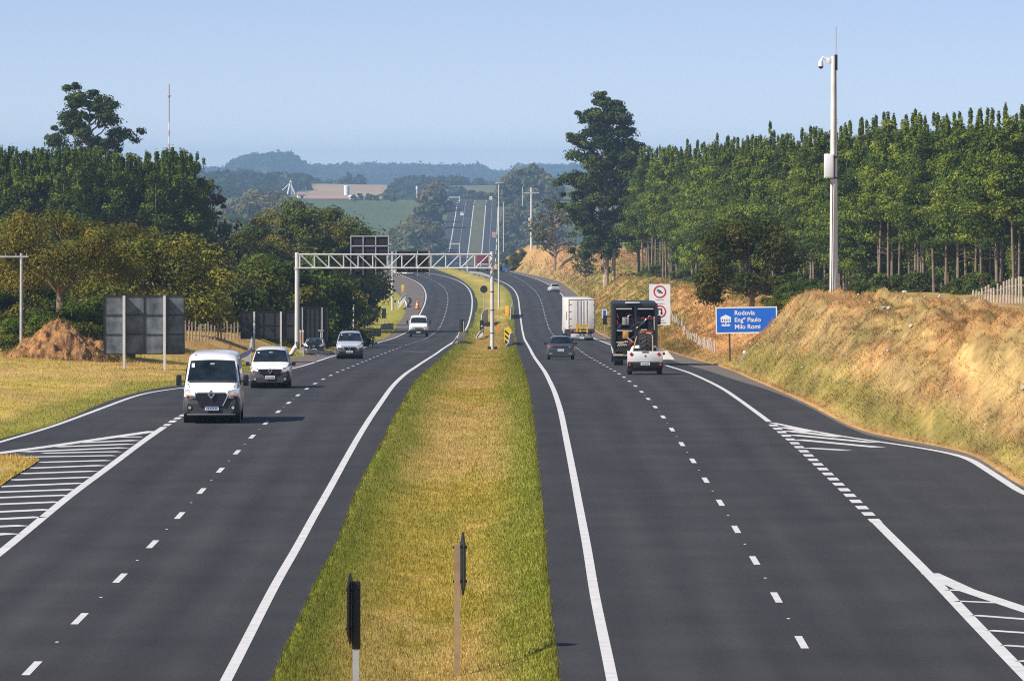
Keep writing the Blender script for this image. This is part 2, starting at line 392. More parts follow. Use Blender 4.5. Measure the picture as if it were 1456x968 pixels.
    fgreen = np.array([.085, .118, .058]); brown = np.array([.34, .25, .15]); wood = np.array([.03, .05, .022]); scrub = np.array([.13, .14, .06])
    fld = (1 - sstep(-62, -46, X)) * sstep(2000, 2200, Y) * (1 - sstep(3350, 3500, Y))
    row = .92 + .16 * vnoise(X * .02, Y * .05, 3)
    far = mixc(scrub * (0.7 + .6 * fbm(X * .03, Y * .01, 50))[..., None], fgreen * row[..., None], fld)
    br = sstep(4250, 4400, Y) * (1 - sstep(5100, 5200, Y)) * sstep(-168, -158, X) * (1 - sstep(-98, -88, X))
    wd = sstep(3800, 3950, Y) * (1 - br) * (1 - sstep(-182, -166, X))
    far = mixc(far, wood * one[..., None], wd)
    far = mixc(far, mixc(brown * one[..., None] * row[..., None], fgreen * 1.6, 1 - sstep(4480, 4600, Y)), br)
    far = mixc(far, wood * one[..., None], sstep(5150, 5300, Y))
    far = mixc(far, np.array([.05, .07, .03]) * one[..., None], (1 - fld) * (1 - br) * sstep(.42, .55, fbm(X * .015, Y * .004, 52)) * (1 - sstep(4200, 4300, Y)))
    strip = (np.abs(X + 18) < 18) & (Y < 3600) & (Y > 1500)
    far = np.where(strip[..., None], np.array([.105, .108, .052]) * (.8 + .4 * n1)[..., None], far)
    c = c * (1 - ff[..., None]) + far * ff[..., None]
    return np.clip(c * (0.85 + .3 * n2)[..., None], 0, 1)

# ---------------------------------------------------------------- terrain sheet
def build_terrain():
    us = np.concatenate([[-2.5, -1.6, -1.0, -.7, -.5, -.36, -.27, -.21], np.linspace(-.165, .165, 300), [.21, .27, .36, .5, .7, 1.0, 1.6, 2.5]])
    ys = np.concatenate([[-250, -60, 0, 25, 45], np.geomspace(60, 1420, 640), np.geomspace(1440, 12500, 290)])
    U, Y = np.meshgrid(us, ys)
    X = U * np.maximum(Y, 60) + np.where(Y < 60, U * 20, 0)
    Yt = np.maximum(Y, 60)
    Z = terrain(X, Yt)
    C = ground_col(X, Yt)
    nr, nc = X.shape
    v = np.stack([X, Y, Z], -1).reshape(-1, 3)
    i = np.arange(nr * nc).reshape(nr, nc)
    f = np.stack([i[:-1, :-1], i[:-1, 1:], i[1:, 1:], i[1:, :-1]], -1).reshape(-1, 4)
    m = mat('ground_soil', (.3, .2, .1), .95, var=.22, vscale=1.6, bump=.5, bscale=5, attr=True, spec=.15)
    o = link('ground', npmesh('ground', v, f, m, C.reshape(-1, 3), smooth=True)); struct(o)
build_terrain()

def strip(name, xa, xb, Y0, Y1, m, dz, n=None, nx=1):
    n = n or int(max(6, np.log(Y1 / Y0) * 170))
    ys = np.geomspace(Y0, Y1, n); a = xa(ys) if callable(xa) else np.full(n, xa); b = xb(ys) if callable(xb) else np.full(n, xb)
    z = zroad(ys) + dz
    cols = [np.stack([a + (b - a) * k / nx, ys, z], -1) for k in range(nx + 1)]
    v = np.stack(cols, 1).reshape(-1, 3); i = np.arange(n * (nx + 1)).reshape(n, nx + 1)
    f = np.stack([i[:-1, :-1], i[:-1, 1:], i[1:, 1:], i[1:, :-1]], -1).reshape(-1, 4)
    return v, f
def join(parts):
    v, f, o = [], [], 0
    for a, b in parts: v.append(a); f.append(b + o); o += len(a)
    return np.concatenate(v), np.concatenate(f)

def asphalt(name, c, c2, bscale=14):
    m = mat(name, c, .82, var=.1, vscale=.35, col2=c2, bump=.25, bscale=bscale, spec=.25)
    return m
def road_mat():
    m = bpy.data.materials.new('asphalt'); m.use_nodes = True; nt = m.node_tree; b = nt.nodes['Principled BSDF']
    b.inputs['Roughness'].default_value = .8; b.inputs['Specular IOR Level'].default_value = .22
    N = nt.nodes.new; L = nt.links.new
    tc = N('ShaderNodeTexCoord')
    mp = N('ShaderNodeMapping'); mp.inputs['Scale'].default_value = (1.1, .03, 1); L(tc.outputs['Object'], mp.inputs['Vector'])
    a = N('ShaderNodeTexNoise'); a.inputs['Scale'].default_value = 1; a.inputs['Detail'].default_value = 4; L(mp.outputs[0], a.inputs['Vector'])
    g = N('ShaderNodeTexNoise'); g.inputs['Scale'].default_value = 9; g.inputs['Detail'].default_value = 6; g.inputs['Roughness'].default_value = .75; L(tc.outputs['Object'], g.inputs['Vector'])
    p = N('ShaderNodeTexNoise'); p.inputs['Scale'].default_value = .22; p.inputs['Detail'].default_value = 3; L(tc.outputs['Object'], p.inputs['Vector'])
    m1 = N('ShaderNodeMix'); m1.data_type = 'RGBA'; m1.inputs['A'].default_value = (.027, .027, .028, 1); m1.inputs['B'].default_value = (.051, .051, .052, 1)
    L(a.outputs['Fac'], m1.inputs['Factor'])
    m2 = N('ShaderNodeMix'); m2.data_type = 'RGBA'; m2.blend_type = 'MULTIPLY'; m2.inputs['Factor'].default_value = 1
    r = N('ShaderNodeMapRange'); r.inputs['To Min'].default_value = .72; r.inputs['To Max'].default_value = 1.28; r.inputs['From Min'].default_value = .25; r.inputs['From Max'].default_value = .75
    L(g.outputs['Fac'], r.inputs['Value'])
    L(m1.outputs['Result'], m2.inputs['A']); L(r.outputs['Result'], m2.inputs['B'])
    m3 = N('ShaderNodeMix'); m3.data_type = 'RGBA'; m3.blend_type = 'MULTIPLY'; m3.inputs['Factor'].default_value = 1
    r2 = N('ShaderNodeMapRange'); r2.inputs['To Min'].default_value = .86; r2.inputs['To Max'].default_value = 1.14; r2.inputs['From Min'].default_value = .3; r2.inputs['From Max'].default_value = .7
    L(p.outputs['Fac'], r2.inputs['Value']); L(m2.outputs['Result'], m3.inputs['A']); L(r2.outputs['Result'], m3.inputs['B'])
    wa = N('ShaderNodeAttribute'); wa.attribute_name = 'Col'
    m4 = N('ShaderNodeMix'); m4.data_type = 'RGBA'; m4.blend_type = 'MULTIPLY'; m4.inputs['Factor'].default_value = 1
    L(m3.outputs['Result'], m4.inputs['A']); L(wa.outputs['Color'], m4.inputs['B']); L(m4.outputs['Result'], b.inputs['Base Color'])
    bp = N('ShaderNodeBump'); bp.inputs['Strength'].default_value = .3; bp.inputs['Distance'].default_value = .02
    L(g.outputs['Fac'], bp.inputs['Height']); L(bp.outputs['Normal'], b.inputs['Normal'])
    return m
ASPH = road_mat()
SHLD = asphalt('shoulder_asphalt', (.125, .105, .088), (.175, .145, .12))
PAINT = mat('road_paint', (.52, .52, .51), .65, vscale=1.6, spec=.25, col2=(.66, .66, .64), var=.1)

def wob(f, amp, s):  # ragged pavement edge
    return lambda Y: f(Y) + amp * (vnoise(Y * .9, Y * 0 + s, 2) - .5) * 2
def wear(v, xd):  # tyre-polished paler tracks, a darker oil band mid-lane, dusty edges
    off = v[:, 0] - xd(np.minimum(v[:, 1], 1400)); y = v[:, 1]; k = np.ones(len(v))
    for c in (-2.75, -1.05, 1.0, 2.7):
        k += (.13 + .10 * (vnoise(y * .02, y * 0 + c * 7, 3) - .5)) * np.exp(-((off - c - .15 * (vnoise(y * .015, y * 0 + c, 9) - .5)) / .34) ** 2)
    for c in (-1.9, 1.85): k -= .10 * np.exp(-((off - c) / .3) ** 2)
    k += .16 * (vnoise(y * .05, off * .5, 19) - .5) + .12 * (vnoise(y * .4, off * 1.5, 20) - .5)
    k = k + .10 * sstep(4.2, 5.5, np.abs(off))
    return np.stack([k, k * .99, k * .975], -1)
v, f = strip('l', lambda Y: np.where(Y < 262, xLV(Y), xLV(Y) + (xLO(Y) - .25 - xLV(Y)) * sstep(262, 300, Y)), xML, 62, 1345, ASPH, 0, nx=60)
struct(link('road', npmesh('road', v, f, ASPH, wear(v, xLD))))
v, f = strip('r', xMR, xRA, 62, 1345, ASPH, 0, nx=60)
struct(link('road', npmesh('road', v, f, ASPH, wear(v, xRD))))
v, f = join([strip('ls', xLV, lambda Y: xLV(Y) + (xLO(Y) - .25 - xLV(Y)) * sstep(262, 300, Y), 264, 1330, SHLD, 0), strip('rs', xRA, xRS, 62, 1330, SHLD, 0)])
struct(link('road_shoulder', npmesh('road_shoulder', v, f, SHLD)))
# far straight climbing the opposite hill
v, f = join([strip('a', -35., -21., 1900, 3480, ASPH, .06, 60), strip('b', -15., -7.2, 1900, 3480, ASPH, .06, 60)])
struct(link('road', npmesh('road', v, f, ASPH, np.ones((len(v), 3)))))

# ---------------------------------------------------------------- painted markings
def line(xc, w, Y0, Y1, dz=.005):
    return strip('', lambda Y: xc(Y) - w / 2, lambda Y: xc(Y) + w / 2, Y0, Y1, None, dz)
def dashes(xc, Y0, step, ln, w, Y1, dz=.005):
    out = []
    y = Y0
    while y < Y1:
        out.append(strip('', lambda Y: xc(Y) - w / 2, lambda Y: xc(Y) + w / 2, y - ln / 2, y + ln / 2, None, dz, 3))
        y += step
    return out
def poly_line(px, w, dz=.005):  # a thin straight line between ground points seen at pixels
    out = []
    for (u0, v0), (u1, v1) in zip(px[:-1], px[1:]):
        x0, y0 = ground(u0, v0); x1, y1 = ground(u1, v1)
        d = Vector((x1 - x0, y1 - y0)); L = d.length; n = Vector((-d.y, d.x)) / L * w / 2
        k = max(2, int(L / 6) + 1); vs = []
        for j in range(k + 1):
            t = j / k; p = Vector((x0, y0)) + d * t; z = float(zroad(p.y)) + dz
            vs += [(p.x + n.x, p.y + n.y, z), (p.x - n.x, p.y - n.y, z)]
        i = np.arange((k + 1) * 2).reshape(k + 1, 2)
        out.append((np.array(vs), np.stack([i[:-1, 0], i[:-1, 1], i[1:, 1], i[1:, 0]], -1)))
    return out
def mark(name, parts, m=PAINT):
    v, f = join(parts); o = link(name, npmesh(name, v, f, m)); o.data.validate(); struct(o); return o
YG = ground(0, 625)[1]
mark('edge_line', [line(xLI, .21, 62, 1320), line(xRI, .21, 62, 1320)])
mark('edge_line', [line(xLO, .20, 130, 1290), line(xRO, .20, depth(599.5), 1320), line(xRO, .26, 62, depth(742.5)), line(xRR, .26, 100, depth(601))])
mark('edge_line', [line(xLM, .25, 62, depth(607))])
mark('lane_dash_line', dashes(xLD, 109 - 36, 12, 3.0, .15, 1260) + dashes(xRD, 115 - 36, 12, 3.0, .15, 1260)
     + [strip('', lambda Y: f(Y) - .03, lambda Y: f(Y) + .03, y - .12, y + .12, None, .006, 2) for f, y0 in ((xLD, 109), (xRD, 115)) for y in np.arange(y0 + 6, 260, 12)])
mark('merge_dash_line', dashes(xRO, depth(740), 3.0, 1.6, .30, depth(601.5)) + dashes(xLM, depth(604), 3.2, 1.8, .24, 268))
s = 5.378
H = [((900,222),(1080,220)),((600,265),(1048,247)),((420,297),(998,275)),((170,335),(960,303)),((330,345),(915,333)),((0,378),(875,363)),((300,415),(832,400)),((222,460),(787,438)),
     ((150,502),(725,482)),((78,550),(700,528)),((0,600),(640,573)),((0,642),(575,622)),((0,685),(520,665)),((0,735),(455,717)),((0,793),(385,775)),((0,848),(310,832)),((0,905),(185,897)),((0,965),(100,958))]
parts = []
for a, b in H:
    pa = (a[0] / s, a[1] / s + 580); pb = (b[0] / s, b[1] / s + 580)
    if a[0] == 0: pa = (-25, pa[1] + (pa[1] - pb[1]) / (pb[0] - pa[0]) * 25)
    parts += poly_line([pa, pb], .62)
parts += poly_line([(-40, 649), (0, 644), (74.4, 634), (218.5, 613)], .5, .006)
mark('gore_hatching', parts)
q = 2.3725
H2 = [((140,112),(230,128)),((150,124),(330,145)),((165,138),(440,164)),((185,154),(460,180)),((215,182),(350,190))]
parts = []
for a, b in H2: parts += poly_line([(a[0] / q + 1056, a[1] / q + 560), (b[0] / q + 1056, b[1] / q + 560)], .5)
H3 = [((690,660),(760,664)),((722,698),(860,704)),((780,746),(990,762)),((830,797),(1010,809)),((880,847),(1030,857)),((930,899),(1040,907)),((975,950),(1060,957))]
for a, b in H3: parts += poly_line([(a[0] / q + 1056, a[1] / q + 560), (b[0] / q + 1056, b[1] / q + 560)], .30)
parts += poly_line([(1322, 815), (1372, 838), (1454, 865.6), (1500, 880)], .42, .006)
mark('gore_hatching', parts)
mark('repair_patch', poly_line([(577, 500), (592, 499.6)], 1.1, .004) + poly_line([(593, 500.2), (608, 499.6)], .8, .004), mat('worn_patch', (.17, .145, .12), .9, var=.25, vscale=1))
mark('repair_patch', poly_line([(632, 473), (668, 473.4)], .7, .004) + poly_line([(745, 520), (770, 520)], .6, .004) + poly_line([(610, 424), (636, 423)], 1.2, .004), mat('dark_patch', (.026, .026, .028), .8, var=.2, vscale=1))
# far straight: edge lines and lane line
far = [strip('', x - w, x + w, 1900, 3470, None, .1, 40) for x, w in ((-21.3, .22), (-30.5, .22), (-14.6, .22), (-7.7, .22))]
far += [strip('', x - .14, x + .14, y, y + 5, None, .1, 3) for x in (-26., -11.1) for y in np.arange(1900, 3460, 16)]
mark('edge_line', far)
# grass island in the left gore
def island():
    px = [(-140, 651), (0, 651), (18.6, 650.7), (42.8, 653.4), (55.8, 655.3), (41, 665.5), (28, 673), (14, 682), (0, 692.5), (-140, 800)]
    P = [ground(u, v) for u, v in px]
    c = np.mean(P, 0); n = len(P)
    vs = [(x, y, float(zroad(y)) + .03) for x, y in P] + [(c[0], c[1], float(zroad(c[1])) + .14)] + [(x, y, float(zroad(y)) - .1) for x, y in P]
    fs = [(i, (i + 1) % n, n) for i in range(n)]
    col = np.array([ground_col(np.array([-2.]), np.array([200.]))[0]] * len(vs))
    o = link('grass_island', npmesh('grass_island', vs, fs, mat('ground_soil', (0, 0, 0)), col, 3)); struct(o)
    return P
ISL = island()
# ---------------------------------------------------------------- foliage
LEAF = leaf_mat('foliage')
def clump_leaves(clumps, n_per, leaf, tones, rng, shell=.45, flat=.6, droop=0.0):
    """many small leaf faces through the volume of each clump; clumps = [(centre, (rx, ry, rz), weight, tone)]"""
    Vs, Cs = [], []
    for c, r, w, tone in clumps:
        n = max(4, int(n_per * w))
        d = rng.normal(size=(n, 3)); d /= np.linalg.norm(d, axis=1)[:, None]
        rad = (shell + (1 - shell) * rng.random(n)) * (1 + .12 * rng.normal(size=n))
        p = np.array(c) + d * rad[:, None] * np.array(r)
        nn = d * 1.35 + rng.normal(size=(n, 3)) * .55 + np.array([0, 0, flat])
        nn /= np.linalg.norm(nn, axis=1)[:, None]
        t = np.cross(nn, rng.normal(size=(n, 3))); t[:, 2] -= droop; t -= nn * (t * nn).sum(1)[:, None]; t /= np.linalg.norm(t, axis=1)[:, None] + 1e-9
        b = np.cross(nn, t)
        sz = leaf * (.55 + .9 * rng.random(n)) * .5
        L, W = sz * 1.35, sz * .75
        q = np.stack([p - t * L[:, None], p + b * W[:, None] + nn * (W * .3)[:, None], p + t * L[:, None], p - b * W[:, None] + nn * (W * .3)[:, None]], 1)
        Vs.append(q.reshape(-1, 3))
        col = np.array(tones[tone % len(tones)]) * (.62 + .76 * rng.random(n))[:, None] * (.85 + .3 * rng.random())
        Cs.append(np.repeat(col, 4, 0))
    v = np.concatenate(Vs); c = np.concatenate(Cs)
    return v, np.arange(len(v)).reshape(-1, 4), c
def crown_mesh(name, clumps, n_per, leaf, tones, rng, **k):
    v, f, c = clump_leaves(clumps, n_per, leaf, tones, rng, **k)
    return npmesh(name, v, f, LEAF, c)
def trunk_mesh(limbs, m, n=7):
    b = MB()
    for pts, rad in limbs: b.tube(pts, rad, n)
    return b.mesh('trunk', m, 60)

G_PLANT = [(0.096, 0.138, 0.023), (0.139, 0.184, 0.028), (0.194, 0.239, 0.033), (0.066, 0.098, 0.021)]
G_DARK = [(0.072, 0.106, 0.02), (0.098, 0.142, 0.024), (0.146, 0.186, 0.027), (0.056, 0.086, 0.02)]
G_EUC = [(0.069, 0.103, 0.03), (0.098, 0.138, 0.035), (0.056, 0.086, 0.026), (0.138, 0.172, 0.042)]
G_BROWN = [(0.161, 0.137, 0.026), (0.133, 0.125, 0.025), (0.113, 0.125, 0.025), (0.203, 0.163, 0.031)]
G_OLIVE = [(0.166, 0.165, 0.028), (0.122, 0.14, 0.028), (0.216, 0.194, 0.034), (0.086, 0.113, 0.025)]
G_YEL = [(.20, .19, .02), (.11, .12, .018), (.06, .075, .016)]
G_FAR = [(0.077, 0.101, 0.033), (0.105, 0.118, 0.044), (0.165, 0.146, 0.066)]

def mk_plantation(seed, h=15.0, base=.40, rmax=1.55, n=150, leaf=.19, lv=13, tones=G_PLANT):
    rng = np.random.default_rng(seed)
    lean = rng.normal(size=2) * .25
    cl = []
    for i in range(lv):
        t = i / (lv - 1); z = h * (base + (1 - base) * t * .985)
        r = rmax * 1.12 * (1 - t) ** (.85 if seed % 3 == 0 else .6) * (.75 + .5 * rng.random()) + .09
        if t < .15: r *= .72
        k = 5 if r > 1 else (3 if r > .5 else 1)
        a0 = rng.random() * 6.28
        for j in range(k):
            a = a0 + 6.28 * j / k + rng.normal() * .3; rr = r * (.45 + .45 * rng.random()) if k > 1 else 0
            cl.append(((lean[0] * t + rr * math.cos(a), lean[1] * t + rr * math.sin(a), z + rng.normal() * .35), (r * .58 + .07, r * .58 + .07, .42 + .35 * rng.random()), .4 + r * .6, int(rng.integers(4))))
    cl.append(((lean[0], lean[1], h * 1.0), (.13, .13, .55), .25, 2))
    tr = [([(0, 0, -.6), (lean[0] * .3, lean[1] * .3, h * .4), (lean[0], lean[1], h * .95)], [.13, .095, .03])]
    for j in range(7):  # dead side twigs on the bare stem
        z = h * (.16 + .28 * rng.random()); a = rng.random() * 6.28
        tr.append(([(lean[0] * z / h, lean[1] * z / h, z), (math.cos(a) * 1.0, math.sin(a) * 1.0, z + .25)], [.03, .008]))
    return trunk_mesh(tr, mat('plantation_bark', (.20, .15, .105), .9, var=.35, vscale=1.5), 6), crown_mesh('crown', cl, n, leaf, tones, rng, droop=.5)

def mk_forest(seed, h=19.0, leaf=.27, n=170):
    rng = np.random.default_rng(seed); cl = []
    for i in range(11):
        t = i / 10; z = h * (.14 + .84 * t)
        r = 2.5 * (1 - t ** 2.2) ** .6 * (.75 + .45 * rng.random()) + .3
        k = 6 if r > 1.5 else 3
        a0 = rng.random() * 6.28
        for j in range(k):
            a = a0 + 6.28 * j / k; rr = r * (.5 + .4 * rng.random())
            cl.append(((rr * math.cos(a), rr * math.sin(a), z + rng.normal() * .6), (r * .5, r * .5, .75 + .4 * rng.random()), .5 + .3 * r, int(rng.integers(4))))
    for j in range(3): cl.append(((rng.normal() * .5, rng.normal() * .5, h * (.99 + .03 * j)), (.22, .22, .7), .25, 1))
    return trunk_mesh([([(0, 0, -.6), (.1, 0, h * .9)], [.24, .06])], BARK, 6), crown_mesh('crown', cl, n, leaf, G_DARK, rng)

def limb(p0, p1, sag, rng, k=4):
    p0, p1 = np.array(p0, float), np.array(p1, float); out = []
    for i in range(k + 1):
        t = i / k; q = p0 * (1 - t) + p1 * t; q[2] += sag * 4 * t * (1 - t); q += rng.normal(size=3) * .04 * (0 < i < k) * np.linalg.norm(p1 - p0)
        out.append(tuple(q))
    return out
def mk_broad(seed, w, h, trunk_h, n=60, leaf=.35, tones=G_OLIVE, ncl=38, m=BARK, depth_=None, base=.25, tr=.22, r0=.19):
    """spreading crown: clumps on and inside a dome, limbs running out to them"""
    rng = np.random.default_rng(seed); cl = []; limbs = [([(0, 0, -.5), (.08, 0, trunk_h)], [tr * 1.25, tr])]
    dy = depth_ or w * .8
    ch = h - trunk_h
    for i in range(ncl):
        a = rng.random() * 6.28; e = math.asin(min(1, rng.random() ** .8)) - .15
        s_ = .62 + .36 * rng.random()
        c = (w / 2 * s_ * math.cos(a) * math.cos(e), dy / 2 * s_ * math.sin(a) * math.cos(e), trunk_h + ch * (base * .4 + .86 * s_ * max(-.2, math.sin(e))))
        r = w * r0 * (.55 + .6 * rng.random())
        cl.append((c, (r, r, r * .62), .5 + .7 * rng.random(), int(rng.integers(len(tones)))))
        if i % 3 == 0: limbs.append((limb((.05, 0, trunk_h * .85), c, .3, rng), [tr * .55, tr * .4, tr * .28, tr * .18, tr * .08]))
    return trunk_mesh(limbs, m), crown_mesh('crown', cl, n, leaf, tones, rng)
def mk_layers(seed, h, env, n=70, leaf=.5, tones=G_EUC, ncl=60, base=.3, tr=.4, m=BARK, gap=.55, extra=()):
    """tall irregular tree: separate foliage pads at the ends of rising limbs; env(t) = crown half-width"""
    rng = np.random.default_rng(seed); cl = []; limbs = [([(0, 0, -.5), (.15, 0, h * .35), (-.1, 0, h * .7), (.1, 0, h * .96)], [tr, tr * .7, tr * .4, .05])]
    for i in range(ncl):
        t = (i + rng.random()) / ncl; z = h * (base + (1 - base) * t)
        a = rng.random() * 6.28; R_ = env(t)
        rr = R_ * (.35 + .65 * rng.random() ** gap)
        c = (rr * math.cos(a), rr * math.sin(a) * .9, z + rng.normal() * .3)
        r = (.55 + .75 * rng.random()) * (.55 + .22 * R_)
        cl.append((c, (r, r, r * .5), .45 + .7 * rng.random(), int(rng.integers(len(tones)))))
        for k in range(2):
            cl.append(((c[0] + rng.normal() * r * .8, c[1] + rng.normal() * r * .8, c[2] + rng.normal() * r * .4), (r * .5, r * .5, r * .32), .28, int(rng.integers(len(tones)))))
        limbs.append((limb((0, 0, max(h * .2, z - rr * .55 - .4)), c, -.25, rng), [.13, .1, .08, .05, .025]))
    cl += list(extra)
    return trunk_mesh(limbs, m, 6), crown_mesh('crown', cl, n, leaf, tones, rng)

def plant(kindname, meshes, loc, rz, sc, label, cat, group=None, szf=1.0):
    e = thing(kindname, label, cat, loc, rz, group); e.scale = (sc, sc, sc * szf)
    t = link('trunk', meshes[0], e); c = link('crown', meshes[1], e)
    return e
def stand(u, v_ground, D): return ((u - CX) * D / F, D, ZC - (v_ground - HZ) * D / F)
def on_ground(u, D):
    x = (u - CX) * D / F; return (x, D, tz(x, D))

# right-hand plantation -------------------------------------------------------
PV = [mk_plantation(100 + i, 15, .20 + .07 * (i % 3), 1.95 + .25 * (i % 2), lv=15) for i in range(6)]
PHIGH = [mk_plantation(140 + i, 15, .34 + .06 * i, 1.75) for i in range(3)]
PLOW = [mk_plantation(120 + i, 15, .10, 1.7, tones=G_PLANT) for i in range(2)]
GP = 'plantation trees on the right hillside'
nrow = 68
for row in range(4):
    for i in range(nrow):
        t = (i + RNG.random() * .8) / nrow
        D = 500 + (960 - 500) * t ** 1.25
        x0 = np.interp(D, [480, 520, 600, 700, 800, 960], [44, 40, 33, 28, 24.5, 19.5])
        x = x0 + row * 2.3 + RNG.normal() * .45; D2 = D + row * 7 + RNG.normal() * 2
        top = np.interp((x - 0) / D2 * F + CX, [880, 960, 1050, 1130, 1200, 1270, 1330, 1456], [226, 224, 210, 204, 196, 178, 180, 172]) + RNG.normal() * 3.5 - 2 * row
        if RNG.random() < .08: top -= 6 + RNG.random() * 6
        gz = float(tz(x, D2)); h = (ZC - (top - HZ) * D2 / F) - gz
        lab = ('tall slender tree with bare pale stem at the edge of the right plantation', 'tall slender tree in the second row of the right plantation', 'tall slender tree in the third row of the right plantation', 'tall slender tree deep inside the right plantation')[row]
        low = row > 1 or (row == 1 and RNG.random() < .4)
        uu = x / D2 * F + CX; low = low and (uu < 1230 or row > 1)
        ms = (PLOW if low else PV)[int(RNG.integers(2 if low else 6))]
        if (uu > 1235 and row < 2 and RNG.random() < .8) or (row < 2 and 912 < uu < 962): ms = PHIGH[int(RNG.integers(3))]
        e = plant('plantation_tree', ms, (x, D2, gz), RNG.random() * 6.28, h / 15, lab, 'tree', GP)
        e.scale = (max(1.05, h / 15 * 1.12), max(1.05, h / 15 * 1.12), h / 15)

# left-hand dark wood ----------------------------------------------------------
FV = [mk_forest(200 + i) for i in range(5)]
GF = 'dark trees of the wood on the left'
for row in range(3):
    for i in range(26):
        u = -30 + (i + RNG.random() * .5) * 11.8 + row * 4
        if u > 278: continue
        D = 640 + row * 22 + RNG.normal() * 5
        if row == 0 and u > 268: u = 268
        x = (u - CX) * D / F; gz = float(tz(x, D))
        top = np.interp(u, [-30, 60, 130, 180, 215, 250, 275], [218, 222, 220, 232, 226, 220, 226]) + RNG.normal() * 2.2 + row * 1
        h = ZC - (top - HZ) * D / F - gz
        plant('forest_tree', FV[int(RNG.integers(5))], (x, D, gz), RNG.random() * 6.28, h / 19.6,
              ('dark green bushy tree at the near edge of the left wood', 'dark green bushy tree in the middle of the left wood', 'dark green bushy tree at the back of the left wood')[row], 'tree', GF)

# single trees -----------------------------------------------------------------
def crown_top(me):
    a = np.empty(len(me.vertices) * 3, np.float32); me.vertices.foreach_get('co', a); return float(np.quantile(a[2::3], .995))
def single(name, meshes, u, D, h_mesh, top, label, rz=0.0, cat='tree', gz=None, group=None):
    x, y, z = on_ground(u, D)
    if gz is not None: z = gz
    h_mesh = crown_top(meshes[1])
    h = ZC - (top - HZ) * D / F - z
    return plant(name, meshes, (x, y, z), rz, h / h_mesh, label, cat, group)
# big eucalyptus beside the road on the right
envR = lambda t: np.interp(t, [0, .12, .3, .5, .65, .8, .92, 1], [2.4, 3.1, 4.0, 4.6, 4.1, 3.0, 2.1, 1.0])
m_ = mk_layers(301, 22, envR, n=380, leaf=.25, ncl=135, base=.19, tr=.35, m=BARKP, extra=[((4.4, 0, 14.6), (1.5, 1.3, .5), .8, 0), ((3.4, 0, 15.2), (1.2, 1, .5), .6, 1), ((5.2, 0, 14.0), (.9, .8, .4), .5, 3)])
single('eucalyptus_tree', m_, 861, 950, 22.3, 138, 'very tall dark eucalyptus with pale twin trunks towering over the right plantation')
mt = trunk_mesh([([(.9, 0, -.5), (1.0, .1, 4), (.5, 0, 8.5)], [.26, .22, .14])], BARKP, 7)
bpy.data.objects['eucalyptus_tree'].children  # second stem
link('trunk', mt, bpy.data.objects['eucalyptus_tree'])
# tall tree over the left wood: wide pads, flat-topped
envL = lambda t: np.interp(t, [0, .15, .35, .6, .8, 1], [3.4, 4.5, 4.6, 4.0, 3.2, 2.0])
m_ = mk_layers(302, 26, envL, n=360, leaf=.27, ncl=58, base=.48, tr=.45, gap=.28)
single('tall_tree', m_, 127, 760, 26.3, 122, 'tall dark tree with layered open crown rising above the left wood')
# brown spreading tree on the spoil heap
m_ = mk_broad(303, 10.4, 7.4, 2.3, n=460, leaf=.14, tones=G_BROWN, ncl=60, base=.55, tr=.22, r0=.16)
single('spreading_tree', m_, 84, 346, 7.4, 302, 'brown-leaved spreading tree with crooked trunk on top of the orange dirt mound', gz=ZC - (462 - HZ) * 346 / F)
m_ = mk_broad(304, 8.2, 5.8, 1.4, n=430, leaf=.14, tones=G_BROWN[1:3] + G_OLIVE[:3], ncl=52, base=.4, tr=.18, r0=.17)
single('spreading_tree', m_, 215, 372, 5.8, 335, 'olive and brown bushy tree behind the large sign back by the white van')
m_ = mk_broad(305, 6.5, 5.4, 1.0, n=400, leaf=.14, tones=G_OLIVE + G_BROWN[1:2], ncl=44, base=.3, tr=.16, r0=.18)
single('spreading_tree', m_, -12, 372, 5.4, 322, 'brownish tree cut by the photo edge behind the utility pole', 1.0)
m_ = mk_broad(325, 9, 6.5, 1.2, n=400, leaf=.155, tones=G_BROWN[:3] + G_OLIVE[:1], ncl=46, base=.3, tr=.16, r0=.17)
single('spreading_tree', m_, 150, 420, 6.5, 318, 'brown-leaved tree behind the spreading tree and the dirt mound', 1.0)
# big olive trees left of the gantry
for k, (u, D, top, w, lab) in enumerate([(322, 650, 342, 9, 'broad olive-green tree, leftmost of the dome of trees behind the low sign boards'), (368, 665, 314, 10.5, 'broad olive-green tree, second from the left in the dome of trees beside the gantry'),
        (412, 685, 299, 11, 'broad olive-green tree in the middle of the dome of trees beside the gantry'), (455, 700, 291, 11, 'broad olive-green tree at the highest point of the dome beside the gantry'), (486, 690, 300, 7.5, 'broad olive-green tree at the right edge of the dome just left of the gantry panel')]):
    m_ = mk_broad(310 + k, w, 13, 1.6, n=460, leaf=.22, tones=G_OLIVE, ncl=66, base=.1, tr=.3, r0=.15)
    single('broad_tree', m_, u, D, 13, top, lab, k)
m_ = mk_layers(320, 12, lambda t: np.interp(t, [0, .5, 1], [2.2, 2.6, .9]), n=34, leaf=.4, tones=[(.10, .11, .04), (.07, .08, .03), (.13, .13, .05)], ncl=26, base=.25, tr=.15)
single('sparse_tree', m_, 302, 700, 12.3, 258, 'thin sparse grey-green tree at the right end of the left wood')
m_ = mk_broad(321, 3.2, 7.0, 1.5, n=50, leaf=.34, tones=G_YEL, ncl=34, base=.2, tr=.14, r0=.15)
single('yellow_leaved_tree', m_, 505, 575, 7.0, 396, 'small tree with yellow-green leaves behind the narrow sign under the gantry')
